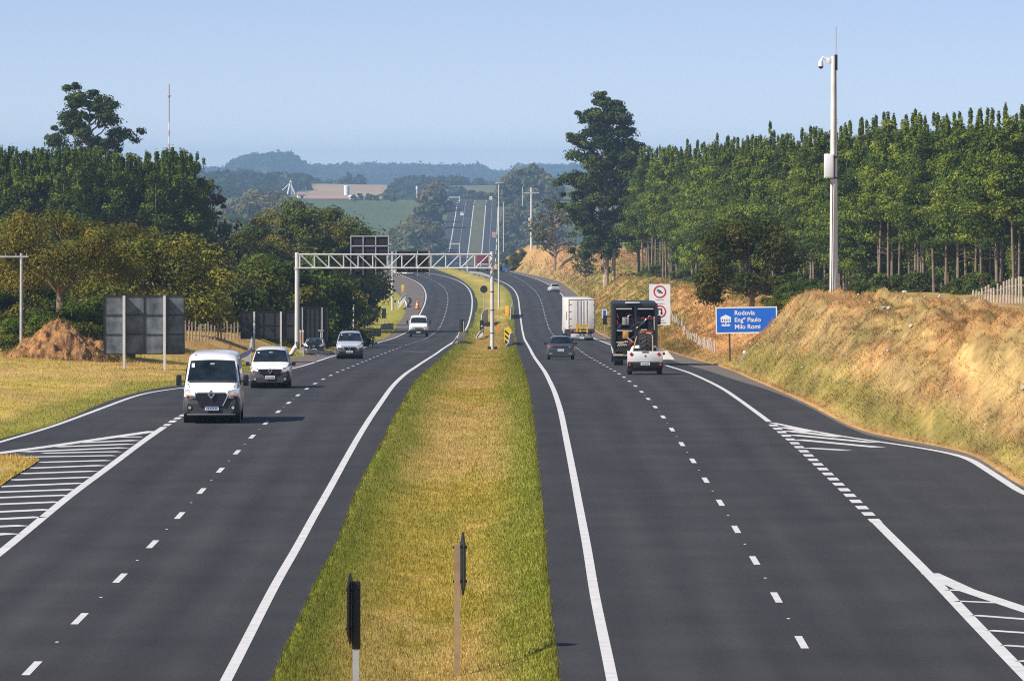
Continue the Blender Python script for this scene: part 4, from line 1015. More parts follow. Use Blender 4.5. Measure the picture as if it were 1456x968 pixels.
# --- cars seen from behind ----------------------------------------------------
def hatchback(label, u, D, pm, W=1.76, H=1.5, detail=True, name='hatchback_car', rz=0.0):
    L = 4.0
    t = place(name, label, 'car', u, D, away=L, rz=rz)
    k = W / 1.76; h = H / 1.5
    S = [(.0, .30, .60, .72, .62, .66, .68, .62, .70), (.15, .24, .76, .82, .72, .76, .78, .72, .81), (.7, .22, .84, .87, .84, .82, .90, .76, .94), (1.1, .22, .85, .88, .90, .84, .97, .78, 1.0), (1.75, .22, .85, .88, .93, .85, 1.34, .62, 1.40), (2.2, .22, .85, .88, .94, .85, 1.42, .60, 1.49), (3.1, .22, .85, .88, .96, .84, 1.40, .59, 1.47),
         (3.55, .24, .84, .88, .98, .82, 1.30, .58, 1.38), (3.78, .28, .82, .87, .98, .79, 1.05, .72, 1.10), (3.92, .32, .80, .85, .84, .78, .92, .74, .96), (4.0, .38, .72, .80, .66, .76, .74, .72, .76)]
    S = [(y, zb, wb * k, wm * k, zl * h, wl * k, zr * h, wr * k, zt * h) for y, zb, wb, wm, zl, wl, zr, wr, zt in S]
    shell(S).obj('body', pm, t)
    MB().sheet([(.71 * k, 3.79, 1.04 * h), (-.71 * k, 3.79, 1.04 * h), (-.57 * k, 3.56, 1.34 * h), (.57 * k, 3.56, 1.34 * h)], .03, .04, 5).obj('rear_window', GLASS, t)
    for s_ in (-1, 1):
        MB().sheet([(s_ * .852 * k, 1.5, .97 * h), (s_ * .848 * k, 3.3, 1.0 * h), (s_ * .635 * k, 3.1, 1.37 * h), (s_ * .645 * k, 1.95, 1.36 * h)][::s_], .014, 0, 2).obj('side_window', GLASS, t)
        MB().sheet([(s_ * .84 * k, 3.80, .80 * h), (s_ * .50 * k, 3.985, .80 * h), (s_ * .54 * k, 3.95, .92 * h), (s_ * .83 * k, 3.76, .96 * h)][::s_], .03, 0, 3).obj('tail_lamp', LAMPR, t)
        MB().box((s_ * .60 * k, 4.05, .44), (.24, .05, .06), bev=.02).obj('reflector', LAMPW, t)
    if detail:
        MB().box((0, 4.0, .83 * h), (1.0 * k, .03, .03)).obj('tailgate_strip', BLACK, t)
        MB().box((0, 3.50, 1.43 * h), (1.06 * k, .26, .035), bev=.015).obj('roof_spoiler', pm, t)
        e = MB().tube([(0, 3.99, .93 * h), (0, 4.02, .93 * h)], .05, 10).obj('badge', CHROME, t)
        shell([(3.80, .22, .82 * k, .88 * k, .50, .865 * k, .60, .82 * k, .62), (4.05, .26, .72 * k, .83 * k, .48, .80 * k, .56, .76 * k, .58)]).obj('bumper', PLASTIC, t)
    p = MB().box((0, 4.055, .66), (.42, .02, .16)).obj('number_plate', PLATE, t)
    if detail:
        d = MB()
        for q in range(7): d.box((-.15 + q * .05, 4.067, .65), (.03, .005, .06))
        d.obj('plate_characters', PLASTIC, p)
    mirrors(t, .98 * k, 1.4, .98 * h, (.16, .1, .12), BLACK)
    wheels(t, W - .04, (.8, 3.35), .31, .2)
    MB().box((0, 2.0, .28), (1.4 * k, 3.3, .16)).obj('underbody', BLACK, t)
    return t
hatchback('dark grey hatchback with red tail lamps driving away in the right inner lane', 797.5, 392, PGREY, 1.84, 1.58)
hatchback('small bright silver car far ahead on the right bend', 785, 1035, PMIR, 1.76, 1.5, True, rz=R(8))
for u, D, l in ((571, 1232, 'tiny white car on the far left bend, left one of two'), (583, 1226, 'tiny white car on the far left bend, right one of two')):
    t = hatchback(l, u, D, PWHITE, 1.8, 1.5, False, 'distant_car'); t.rotation_euler = (0, 0, R(15))

# --- white pickup with a big tyre in the bed ------------------------------------
def pickup():
    L = 4.4; D = 303
    t = place('pickup_truck', 'white pickup seen from behind carrying a large treaded tyre in its bed', 'pickup', 917.5, D, away=L)
    S = [(.0, .32, .62, .74, .66, .68, .74, .64, .76), (.2, .25, .78, .83, .78, .78, .86, .74, .89), (1.0, .24, .83, .86, .88, .83, .96, .78, 1.0), (1.2, .24, .84, .87, .92, .84, 1.0, .78, 1.04), (1.8, .24, .84, .87, .93, .84, 1.38, .64, 1.46), (2.5, .24, .84, .87, .93, .84, 1.40, .64, 1.49), (2.62, .24, .84, .87, .93, .84, 1.30, .66, 1.40), (2.72, .24, .84, .87, .93, .84, .97, .80, .98), (2.74, .24, .84, .87, .90, .85, .93, .82, .94)]
    shell(S).obj('cab', PWHITE, t)
    MB().sheet([(.66, 2.70, 1.02), (-.66, 2.70, 1.02), (-.58, 2.64, 1.32), (.58, 2.64, 1.32)], .03, .0, 3).obj('rear_window', GLASS, t)
    bd = MB().box((-.85, 3.5, .92), (.06, 1.62, .60), bev=.02).box((.85, 3.5, .92), (.06, 1.62, .60), bev=.02).box((0, 3.5, .52), (1.62, 1.6, .05))
    bd.obj('bed', PWHITE, t)
    tg = MB().box((0, 4.33, .965), (1.80, .06, .54), bev=.025).obj('tailgate', PWHITE, t)
    MB().box((0, 4.365, 1.19), (.34, .02, .05)).obj('handle', BLACK, tg)
    MB().tube([(0, 4.355, 1.0), (0, 4.372, 1.0)], .055, 12).obj('badge', CHROME, tg)
    for s_ in (-1, 1):
        l = MB().tube([(s_ * .70, 4.34, 1.08), (s_ * .70, 4.375, 1.08)], .11, 4).obj('reflector', LAMPR, tg)
        MB().box((s_ * .78, 4.42, .60), (.18, .10, .17), bev=.05).obj('tail_lamp', mat('dark_red_lamp', (.14, .012, .010), .2), t)
        MB().box((s_ * .78, 4.475, .55), (.09, .02, .06), bev=.01).obj('indicator_lamp', LAMPO, t)
    MB().box((0, 4.36, .52), (1.80, .14, .32), bev=.05).obj('bumper', BLACK, t)
    p = MB().box((0, 4.44, .60), (.46, .02, .15)).obj('number_plate', PLATE, t)
    d = MB()
    for q in range(7): d.box((-.16 + q * .054, 4.452, .59), (.03, .005, .07))
    d.obj('plate_characters', PLASTIC, p)
    mirrors(t, .99, 1.35, 1.02, (.17, .1, .14), BLACK)
    wheels(t, 1.78, (.85, 3.55), .32, .21)
    MB().box((0, 2.3, .32), (1.4, 3.8, .2)).obj('underbody', BLACK, t)
    # the tyre: a separate thing standing in the bed
    X0, Y0, Z0 = t.location
    ty = thing('tractor_tyre', 'large black treaded tyre standing in the white pickup bed', 'tyre', (X0 + .04, D + 1.05, Z0 + .58))
    n = 44; R0 = .78; b = MB(); prof = [(.40, -.24), (.60, -.31), (.73, -.29), (.765, -.17), (.78, 0), (.765, .17), (.73, .29), (.60, .31), (.40, .24)]
    vs = []; fs = []; m = len(prof)
    for k in range(n):
        a = 2 * math.pi * k / n
        vs += [(q[1], q[0] * math.cos(a), R0 + q[0] * math.sin(a)) for q in prof]
    for k in range(n):
        for i in range(m - 1): fs.append((k * m + i, k * m + i + 1, ((k + 1) % n) * m + i + 1, ((k + 1) % n) * m + i))
    b.add(vs, fs).obj('casing', RUBBER, ty)
    tr = MB()
    for k in range(22):
        a = 2 * math.pi * k / 22
        for s_ in (-1, 1):
            a2 = a + (.143 if s_ > 0 else 0); r0 = .765
            P = [(s_ * -.02, a2, r0), (s_ * .29, a2 + .20, r0 - .05), (s_ * .29, a2 + .28, r0 - .05), (s_ * -.02, a2 + .08, r0)]
            Q = [(x, ang, r + .055) for x, ang, r in P]
            c = [(x, r * math.cos(ang), R0 + r * math.sin(ang)) for x, ang, r in P + Q]
            tr.add(c, [(4, 5, 6, 7), (0, 4, 7, 3), (1, 2, 6, 5), (0, 1, 5, 4), (3, 7, 6, 2)])
    tr.obj('tread', mat('tread_rubber', (.045, .043, .04), .8, var=.3), ty)
    for s_ in (-1, 1):
        if s_ < 0: w = MB().tube([(X0 - .74, D + .35, Z0 + .75), (X0 - .42, D + .30, Z0 + 1.98)], .035, 6)
        else: w = MB().tube([(X0 + .40, D + .25, Z0 + .70), (X0 + .38, D + .25, Z0 + 2.0), (X0 + .30, D + .25, Z0 + 2.12), (X0 + .05, D + .3, Z0 + 2.16)], .032, 6)
        o = w.obj('wooden_prop', mat('pale_wood', (.55, .36, .18), .7, var=.2), None)
        tag(o, 'pale wooden prop leaning left of the tyre in the pickup bed' if s_ < 0 else 'pale bent wooden prop right of the tyre in the pickup bed', 'wooden prop')
pickup()

# --- truck carrying machinery in a black open frame ------------------------------
def machine_truck():
    L = 11.0; D = 352; W = 2.66; H = 3.75
    t = place('equipment_truck', 'black open-framed truck body loaded with machinery ahead of the white pickup', 'truck', 903, D, away=L)
    y = L  # rear plane in local coordinates
    fr = MB()
    for x in (-W / 2 + .09, W / 2 - .09): fr.box((x, y - .1, 1.05 + H / 2 - .5), (.18, .2, H - 1.1)).box((x, .5 + 2.5, 1.05 + H / 2 - .5), (.14, .14, H - 1.1)).box((x, y / 2 + 1.2, H - .08), (.14, y - 2.6, .14))
    fr.box((0, y - .1, H - .09), (W - .36, .2, .18)).box((.03, y - .1, 2.3), (.12, .16, 2.75)).box((0, y - .1, 2.22), (W - .36, .14, .09)).box((0, y - .1, 1.0), (W - .1, .2, .16))
    fr.obj('frame', mat('frame_black', (.022, .022, .023), .5, var=.25), t)
    MB().box((-W / 2 + .04, y / 2 + 1.2, 2.4), (.03, y - 2.8, 2.6)).box((W / 2 - .04, y / 2 + 1.2, 2.4), (.03, y - 2.8, 2.6)).box((0, y / 2 + 1.2, H + .0), (W - .3, y - 2.8, .03)).obj('side_curtain', BLACK, t)
    MB().box((0, y - 1.6, 2.2), (W - .25, .05, 3.0)).obj('bulkhead', mat('deep_black', (.022, .021, .02), .6, var=.5, vscale=2.5), t)
    MB().box((-.15, y - .05, H + .06), (.85, .3, .07), bev=.02).obj('marker_board', PLATE, t)
    for x in (-.65, .62): MB().box((x, y + .0, H - .30), (.92, .04, .07)).obj('roller_rail', PMIR, t)
    MB().box((-.55, y - .12, 2.72), (.40, .12, .46), bev=.03).obj('tool_box', mat('dull_grey', (.30, .31, .30), .5, var=.15), t)
    MB().box((-.55, y - .06, 2.72), (.012, .05, .44)).obj('tool_box_seam', BLACK, t)
    MB().box((-.55, y - .12, 1.92), (.36, .2, .46), bev=.06).obj('orange_tank', mat('orange_tank_paint', (.62, .26, .03), .45, var=.1), t)
    MB().box((.42, y - .1, 2.08), (.30, .12, .2), bev=.03).obj('orange_valve', mat('rust_orange', (.45, .14, .03), .5, var=.2), t)
    r_ = MB()
    for x, z, w_, rz_ in ((-1.02, 3.02, .30, 75), (-1.04, 2.66, .26, 85), (-.30, 3.10, .26, 12), (.72, 2.88, .74, 2), (.92, 3.0, .2, 20), (.85, 2.1, .35, 0)):
        r_.box((x, y - .02, z), (w_, .05, .05), ry=R(rz_))
    r_.obj('red_hose', mat('hose_red', (.35, .03, .02), .5, var=.2), t)
    for x, z, w_, ry_ in ((-.62, 2.16, .9, 2), (.52, 2.22, .34, 0), (-.62, 2.02, .10, 80), (-.28, 1.62, .5, 38), (-.75, 1.50, .7, -3), (1.13, 2.6, .8, 88)):
        MB().box((x, y - .04, z), (w_, .05, .06), ry=R(ry_)).obj('steel_bar', PMIR, t)
    MB().box((.8, y - .06, 2.12), (.40, .10, .10)).box((.95, y - .05, 1.9), (.10, .1, .12)).obj('lamp_bar', LAMPR, t)
    MB().box((-.5, y - .2, 1.22), (1.2, .3, .5), bev=.04).box((.55, y - .2, 1.55), (1.2, .3, 1.2), bev=.05).obj('engine_block', mat('oily_metal', (.05, .048, .045), .4, .4, var=.4, vscale=5), t)
    gm = mat('grey_machinery', (.13, .125, .115), .5, .3, var=.5, vscale=3)
    for x, z, w_, h_, d_ in ((-.95, 2.35, .30, .55, .5), (-.2, 2.5, .30, .9, .9), (.35, 2.75, .5, .5, .6), (.95, 2.45, .34, .7, .5), (-.8, 1.72, .5, .34, .5), (.25, 1.85, .34, .6, .7)):
        MB().box((x, y - .45 - d_ / 2, z), (w_, d_, h_), bev=.05).obj('machine_block', gm, t)
    for x0_, z0_, x1_, z1_ in ((-1.1, 2.2, -.3, 3.1), (.1, 2.3, .9, 3.05), (-.9, 1.3, .1, 1.9)):
        MB().tube([(x0_, y - .3, z0_), (x1_, y - .3, z1_)], .045, 6).obj('hydraulic_arm', GALV, t)
    st = MB()
    for k in range(6): st.box((-.96 + k * .09, y - .01, 1.38 - k * .012), (.05, .03, .30 - k * .04), ry=R(28))
    for k in range(7): st.box((.93, y - .02, 1.1 + k * .16), (.26, .03, .035))
    st.obj('hazard_slats', mat('cream_slats', (.62, .5, .32), .6, var=.1), t)
    MB().box((-.25, y + .02, 1.44), (.2, .06, .2), bev=.03).obj('tail_lamp', LAMPR, t)
    ub = MB().box((-.55, y + .04, .74), (1.5, .06, .10))
    ub.obj('hazard_strip', mat('cream_slats', (0, 0, 0)), t)
    MB().box((0, y - .1, .62), (W - .1, .12, .30)).obj('underrun_bar', BLACK, t)
    MB().box((0, y / 2 + .8, .95), (2.3, y - 2.2, .2)).obj('chassis', BLACK, t)
    cab = shell([(0, .6, 1.0, 1.2, 1.2, 1.2, 1.5, 1.18, 1.55), (.15, .5, 1.18, 1.25, 1.3, 1.25, 2.7, 1.15, 2.9), (2.1, .5, 1.2, 1.25, 1.3, 1.25, 2.9, 1.15, 3.05), (2.2, .5, 1.18, 1.22, 1.3, 1.22, 2.85, 1.12, 3.0)]).obj('cab', PWHITE, t)
    for s_ in (-1, 1):
        MB().box((s_ * 1.62, 1.4, 2.55), (.26, .14, .55), bev=.04).tube([(s_ * 1.22, 1.4, 2.75), (s_ * 1.6, 1.4, 2.75)], .03, 6).obj('wing_mirror', BLACK, t)
    wheels(t, 2.5, (1.3, 8.3, 9.6), .5, .55)
    for o in t.children_recursive:
        o.data.transform(Matrix.Scale(-1, 4, (1, 0, 0))); o.data.flip_normals()
machine_truck()

# --- white box truck ------------------------------------------------------------
def box_truck():
    D = 585; L = 13.5; k = 1.0
    t = place('box_truck', 'white box trailer truck with a yellow attachment slung under its rear doors', 'truck', 818.5, D, away=L, rz=R(2.6))
    y = L; W = 2.62; z0, z1 = 1.22, 4.18
    wb = mat('white_box_panel', (.66, .64, .60), .45, col2=(.80, .785, .75), vscale=.9)
    MB().box((0, y - 5.6, (z0 + z1) / 2), (W, 11.2, z1 - z0), bev=.03).obj('box_body', wb, t)
    for s_ in (-1, 1):
        d = MB().box((s_ * .62, y + .02, (z0 + z1) / 2), (1.18, .05, z1 - z0 - .16), bev=.015).obj('rear_door', wb, t)
        bars = MB()
        for q in (.14, .46): bars.tube([(s_ * q, y + .07, z0 + .1), (s_ * q, y + .07, z1 - .1)], .025, 6)
        bars.obj('lock_rod', GALV, d)
        MB().box((s_ * 1.27, y + .01, (z0 + z1) / 2), (.08, .06, z1 - z0)).obj('door_post', mat('brown_frame', (.20, .12, .08), .6, var=.3), t)
        hg = MB()
        for q in range(4): hg.box((s_ * 1.17, y + .06, z0 + .4 + q * .7), (.22, .04, .06))
        hg.obj('hinge', GALV, d)
    MB().box((0, y + .01, z1 - .03), (W, .06, .08)).obj('top_rail', mat('brown_frame', (0, 0, 0)), t)
    # dark lettering-like logo on the left flank
    lg = MB()
    for q, (a, b_) in enumerate(((2.15, .5), (2.32, .9), (2.5, .7), (2.68, .95), (2.86, .6))): lg.box((W / 2 + .004, y - 3.4 - q * .0, a), (.012, b_ * 2.2, .10), rx=R(8))
    lg.obj('flank_lettering', BLACK, t)
    yl = MB()
    yl.box((.0, y + .30, 1.55), (1.15, .10, .12)).box((-.5, y + .3, 1.25), (.12, .12, .7)).box((.15, y + .3, 1.28), (.12, .12, .6)).box((.5, y + .3, 1.3), (.12, .12, .6)).box((-.42, y + .34, 1.72), (.5, .08, .12), ry=R(25)).box((.3, y + .34, 1.70), (.7, .08, .10), ry=R(-12)).tube([(.55, y + .3, 1.5), (.62, y + .3, 1.85)], .06, 6).box((0, y + .28, 1.1), (1.2, .08, .1)).box((.2, y + .33, 1.42), (.3, .1, .22))
    yl.obj('yellow_attachment', YELLOW, t)
    MB().box((0, y + .02, 1.08), (W - .1, .2, .26)).obj('rear_sill', mat('rusty_sill', (.10, .05, .03), .7, var=.4), t)
    for s_ in (-1, 1):
        MB().box((s_ * .98, y + .13, 1.06), (.3, .05, .12), bev=.02).obj('tail_lamp', LAMPR, t)
        MB().box((s_ * .68, y + .13, 1.06), (.18, .05, .1), bev=.02).obj('reverse_lamp', LAMPW, t)
    MB().box((0, y + .1, .62), (2.2, .12, .40), bev=.04).box((0, y + .17, .70), (1.2, .05, .14)).obj('underrun_bar', mat('scuffed_white', (.55, .54, .52), .6, var=.2), t)
    MB().box((0, y + .17, .42), (.42, .03, .14)).obj('number_plate', PLATE, t)
    MB().box((0, y - 6, .98), (1.2, 11.5, .26)).obj('chassis', BLACK, t)
    wheels(t, 2.5, (1.4, 5.0, 10.0, 11.3), .5, .5)
    shell([(0, .6, 1.0, 1.2, 1.2, 1.2, 1.5, 1.18, 1.55), (.15, .5, 1.18, 1.25, 1.3, 1.25, 2.9, 1.15, 3.1), (2.0, .5, 1.2, 1.25, 1.3, 1.25, 3.2, 1.15, 3.4), (2.1, .5, 1.18, 1.22, 1.3, 1.22, 3.1, 1.12, 3.3)]).obj('cab', PWHITE, t)
box_truck()

# --- far traffic -----------------------------------------------------------------
def far_truck(label, u, D, zgap, c, W, H, x=None, low=.9):
    x = (u - CX) * D / F if x is None else x
    t = thing('distant_truck', label, 'truck', (x, D, float(zroad(D)) + zgap))
    MB().box((0, 4, low + (H - low) / 2), (W, 8, H - low), bev=.05).obj('box_body', c, t)
    MB().box((0, -.03, low + .15), (W * .9, .08, .18)).box((0, -.03, .62), (W * .8, .08, .16)).obj('bumper', PLATE, t)
    MB().box((0, 4, .75), (W * .7, 7.6, .3)).obj('chassis', BLACK, t)
    wheels(t, W - .1, (1.2, 2.5, 7), .48, .4)
far_truck('dark red truck going over the brow behind the gantry truss', 686, 1285, .01, mat('dark_red_body', (.16, .03, .05), .5, var=.15), 2.6, 3.5, low=1.3)
far_truck('tiny truck with pinkish-red back climbing the far straight', 703, 3010, .12, mat('pinkish_back', (.62, .26, .22), .5, var=.2), 2.3, 3.2, x=-8.9)
for u, v, l in ((657, 308, 'tiny white van on the shaded far carriageway'), (698, 284, 'tiny white van at the crest of the far straight')):
    D = float(np.interp(-v, -(HZ + F * _h(np.linspace(2500, 3460, 400)) / np.linspace(2500, 3460, 400)), np.linspace(2500, 3460, 400)))
    x = (u - CX) * D / F
    t = thing('distant_van', l, 'van', (x, D, float(zroad(D)) + .12))
    shell([(0, .4, .8, .9, 1.0, .85, 1.1, .8, 1.15), (.8, .3, .95, 1.0, 1.2, .98, 1.4, .9, 1.45), (1.5, .3, .95, 1.0, 1.2, .98, 2.1, .85, 2.2), (5, .3, .95, 1.0, 1.2, .98, 2.2, .85, 2.3)]).obj('body', PWHITE, t)
    MB().sheet([(-.86, .8, 1.46), (.86, .8, 1.46), (.76, 1.45, 2.08), (-.76, 1.45, 2.08)], .03, 0, 2).obj('windscreen', GLASS, t)
    wheels(t, 1.95, (.9, 4), .34, .2)
# blue machine parked on the right shoulder before the brow
def blue_machine():
    D = 1262; x = (719 - CX) * D / F
    t = thing('blue_trailer', 'blue towed machine with upright mast on the right shoulder by the far orange bank', 'trailer', (x, D, float(zroad(D)) + .01))
    c = mat('machine_blue', (.01, .16, .46), .45, var=.15)
    MB().box((.1, .6, .62), (1.5, 1.6, .34), bev=.05).obj('bed', c, t)
    MB().box((-.35, .5, 1.35), (.55, .6, 1.1), bev=.05).box((-.35, .45, 2.0), (.3, .3, .3)).obj('mast', c, t)
    MB().tube([(.7, .3, .8), (1.5, .2, 1.35)], .07, 6).obj('drawbar', BLACK, t)
    wheels(t, 1.5, (.5,), .3, .2)
blue_machine()
# ---------------------------------------------------------------- signs, posts, barriers
def zof(v, D): return ZC - (v - HZ) * D / F
def xof(u, D): return (u - CX) * D / F

# overhead gantry
def gantry():
    D = 418.0
    xl, xr = xof(422.5, D), xof(699, D); g0 = float(zroad(D)); gl = zof(505, D) ; zt = zof(360, D)
    t = thing('sign_gantry', 'white lattice gantry spanning the left carriageway with two sign panels seen from behind', 'gantry', (0, D, 0))
    p = MB().tube([(xl - .55, 0, gl - .15), (xl - .12, 0, gl + .55), (xl, 0, gl + .95), (xl, 0, zt + .05)], [.16, .17, .17, .15], 14).obj('post', WPOST, t)
    MB().tube([(xl, 0, zt - 1.12), (xl, 0, zt - 1.02)], .19, 14).obj('flange', GALV, p)
    MB().box((xl - .5, 0, gl - .05), (.5, .6, .25)).obj('footing', BLACK, p)
    gr = zof(494.5, D)
    p2 = MB().tube([(xr + .05, 0, gr - .1), (xr + .03, 0, zt + .1)], [.145, .12], 14)
    p2 = p2.obj('post', WPOST, t)
    MB().tube([(xr + .05, 0, gr + 1.0), (xr + .05, 0, gr + 1.06)], .155, 12).tube([(xr + .05, 0, gr + 2.6), (xr + .05, 0, gr + 2.66)], .15, 12).tube([(xr + .05, 0, gr + 3.9), (xr + .05, 0, gr + 3.96)], .145, 12).obj('strap_band', BLACK, p2)
    for dx_ in (-.17, .3): MB().box((xr + dx_, 0, gr), (.2, .3, .18)).obj('base_bolt', BLACK, p2)
    b = MB(); za, zb = zof(361.5, D) - .02, zof(381, D)
    xa, xb = xl + .2, xr - .15; ym = (-.35, .35)
    n = 13; xs_ = [xa + (xb - xa) * i / n for i in range(n + 1)]
    for y in ym:
        b.tube([(xa - .1, y, za), (xb + .12, y, za)], .062, 6); b.tube([(xa - .1, y, zb), (xb + .12, y, zb)], .062, 6)
    for i, x in enumerate(xs_):
        for y in ym: b.tube([(x, y, za), (x, y, zb)], .042, 6)
        b.tube([(x, ym[0], za), (x, ym[1], za)], .03, 5); b.tube([(x, ym[0], zb), (x, ym[1], zb)], .03, 5)
        if i < n:
            q = (za, zb) if i < n // 2 else (zb, za)
            for y in ym: b.tube([(x + .03, y, q[0]), (xs_[i + 1] - .03, y, q[1])], .036, 6)
    b.obj('truss_beam', WPOST, t)
    for (u0, u1, v0, v1, rows, bars) in ((498, 552.5, 336, 386, (350,), (498.5, 516, 534, 552)), (562.5, 610.5, 357, 387.5, (), (563, 593.5, 610))):
        x0, x1, z0, z1 = xof(u0, D), xof(u1, D), zof(v1, D), zof(v0, D)
        pn = MB().box(((x0 + x1) / 2, .62, (z0 + z1) / 2), (x1 - x0, .05, z1 - z0)).obj('sign_panel', DARK, t)
        fr = MB()
        for u in bars: fr.box((xof(u, D), .55, (z0 + z1) / 2 - .1), (.065, .08, z1 - z0 + .25))
        if rows:
            fr.box(((x0 + x1) / 2, .55, z1), (x1 - x0, .07, .07))
        for v in rows: fr.box(((x0 + x1) / 2, .545, zof(v, D)), (x1 - x0, .07, .07))
        fr.obj('panel_frame', GALV, pn)
    MB().box((xof(548, D), .2, zof(385.5, D)), (.22, .3, .22), bev=.05).box((xof(562, D), .2, zof(384, D)), (.14, .2, .3)).obj('lamp', LAMPW, t)
gantry()

def sign_board(name, label, u0, u1, v0, v1, D, posts, foot_v, cols, rows, m, post_m=WPOST, dep=.10, wid=.13, kind='sign', seam=None):
    """a board seen from its back: dark sheet, stiffeners, posts on the near side"""
    x0, x1, z0, z1 = xof(u0, D), xof(u1, D), zof(v1, D), zof(v0, D)
    t = thing(name, label, kind, ((x0 + x1) / 2, D, tz((x0 + x1) / 2, D)))
    ox, oy, oz = t.location
    MB().box(((x0 + x1) / 2 - ox, .03, (z0 + z1) / 2 - oz), (x1 - x0, .05, z1 - z0)).obj('board', m, t)
    b = MB()
    for i in range(cols + 1): b.box((x0 + (x1 - x0) * i / cols - ox, -.02, (z0 + z1) / 2 - oz), (.06, .05, z1 - z0 + .03))
    for j in range(rows + 1): b.box(((x0 + x1) / 2 - ox, -.024, z0 + (z1 - z0) * j / rows - oz), (x1 - x0 + .03, .04, .05))
    b.obj('stiffeners', seam or BLACK, t)
    for u in posts:
        x = xof(u, D); zb = tz(x, D) - .2
        MB().box((x - ox, -dep / 2 - .05, (zb + z1) / 2 - oz), (wid, dep, z1 - zb)).obj('post', post_m, t)
    return t
BACK = mat('weathered_sheet_back', (.030, .038, .048), .5, .0, col2=(.17, .20, .235), var=.3, vscale=1.4)
sign_board('large_sign', 'large sign seen from behind with twelve weathered grey panels on two white posts', 148, 262, 420.5, 503, 312, (177, 234.5), 0, 4, 3, BACK, dep=.42, wid=.13)
sign_board('low_sign', 'wide low dark sign back with two white posts behind the small white van', 342.5, 421, 443, 481.5, 424, (361.5, 399.5), 0, 5, 2, mat('dark_sheet_back', (.022, .024, .028), .5, var=.4, vscale=1.2), dep=.12)
sign_board('low_sign', 'dark corrugated sign back just right of the gantry post', 427, 466, 437, 484, 452, (430, 458), 0, 6, 1, mat('dark_sheet_back', (0, 0, 0)), GALV, dep=.10, wid=.09)
sign_board('narrow_sign', 'narrow upright dark sign back on two grey posts under the gantry', 479.5, 500.5, 421.5, 463, 520, (476.5, 502.5), 0, 1, 4, mat('dark_sheet_back', (0, 0, 0)), WPOST, dep=.1, wid=.12)

def lamp_post(label, u, vtop, vfoot, D, r0, r1, arm=False, m=WPOST, name='pole', cat='pole', extras=None):
    x = xof(u, D); zt = zof(vtop, D); zb = zof(vfoot, D) if vfoot else tz(x, D)
    t = thing(name, label, cat, (x, D, zb)); h = zt - zb
    MB().tube([(0, 0, -.4), (0, 0, h)], [r0, r1], 12).obj('shaft', m, t)
    if extras: extras(t, h)
    return t
# tall CCTV mast on the right bank
def cctv(t, h):
    k = 1.4
    MB().tube([(.11, 0, h - .3), (.12, 0, h + 1.6)], .028, 6).obj('lightning_rod', GALV, t)
    a = MB().tube([(-.15, 0, h - .30), (-.58, 0, h - .07), (-.70, -.02, h - .30)], [.07, .07, .10], 8).box((-.27, 0, h - .25), (.22, .2, .30), bev=.02).obj('camera_arm', WHITE, t)
    c = MB().tube([(-.70, -.02, h - .28), (-.70, -.02, h - .56)], [.12, .14], 12).obj('camera', WHITE, t)
    vs = MB(); pts = [(-.70, -.02, h - .56 - .14 * math.sin(q)) for q in (0, .5, 1.0, 1.4)]
    vs.tube(pts, [.137, .123, .077, .028], 12).obj('camera_dome', BLACK, c)
    bz = zof(236, 325) - t.location.z
    b = MB().box((-.28, -.20, bz), (.50, .36, 1.30), bev=.02).obj('cabinet', WHITE, t)
    MB().box((-.28, -.385, bz), (.42, .012, 1.18), bev=.004).obj('cabinet_door', PLATE, b)
    MB().tube([(.04, -.22, bz - .7), (.07, -.22, h - .5)], .02, 5).tube([(-.31, -.2, bz - .64), (-.07, -.26, bz - 1.1), (-.14, -.27, 0.2)], .025, 5).obj('cable', BLACK, t)
    MB().tube([(0, 0, bz - .70), (0, 0, bz - .62)], .245, 12).tube([(0, 0, bz + .42), (0, 0, bz + .50)], .23, 12).obj('strap', BLACK, t)
    MB().box((.12, 0, h - .35), (.16, .3, .85), bev=.02).obj('antenna_box', BLACK, t)
lamp_post('tall concrete pole with dome camera, white cabinet and lightning rod on the right bank', 1185.5, 80, None, 325, .235, .15, m=mat('pale_concrete', (.68, .67, .63), .8, var=.12, vscale=1.5), name='camera_pole', extras=cctv)
def upole(t, h):
    MB().box((-.55, -.05, h - .2), (1.9, .08, .09)).obj('crossarm', GALV, t)
    for x in (-1.4, -.9, -.3, .3): MB().tube([(x, -.05, h - .16), (x, -.05, h)], .035, 6).obj('insulator', mat('brown_glaze', (.25, .2, .17), .3), t)
lamp_post('pale utility pole with crossarm cut by the left photo edge', 30.5, 360, None, 341, .11, .085, m=mat('aged_concrete_pole', (.42, .41, .40), .8, var=.2), name='utility_pole', extras=upole)
def upole2(t, h):
    MB().box((0, -.1, h - 1.1), (3.4, .2, .18)).obj('crossarm', GALV, t)
    MB().box((-.35, -.25, h * .44), (.6, .45, 1.9), bev=.05).obj('transformer', mat('cream_paint', (.6, .5, .42), .6, var=.1), t)
lamp_post('white concrete utility pole with a box and crossarm on the far orange bank', 755.5, 267, None, 1300, .26, .2, name='utility_pole', extras=upole2)
def lamp2(t, h):
    MB().box((.25, 0, h - .1), (1.2, .35, .16), bev=.04).box((-.35, 0, h - .15), (.4, .3, .2)).obj('lamp_head', GALV, t)
    MB().tube([(0, 0, 0), (0, 0, h * .44)], .145, 12).obj('sleeve', WPOST, t)
lamp_post('very tall slim lamp pole in the middle of the central reservation', 709.3, 259, 436, 905, .12, .075, name='lamp_pole', extras=lamp2)
def lamp3(t, h): MB().box((0, 0, h + .02), (.36, .36, .12), bev=.03).obj('cap', GALV, t)
lamp_post('white pole standing on the grass bank in front of the gantry truss centre', 558, 358, 438.5, 880, .16, .13, name='pole', extras=lamp3)
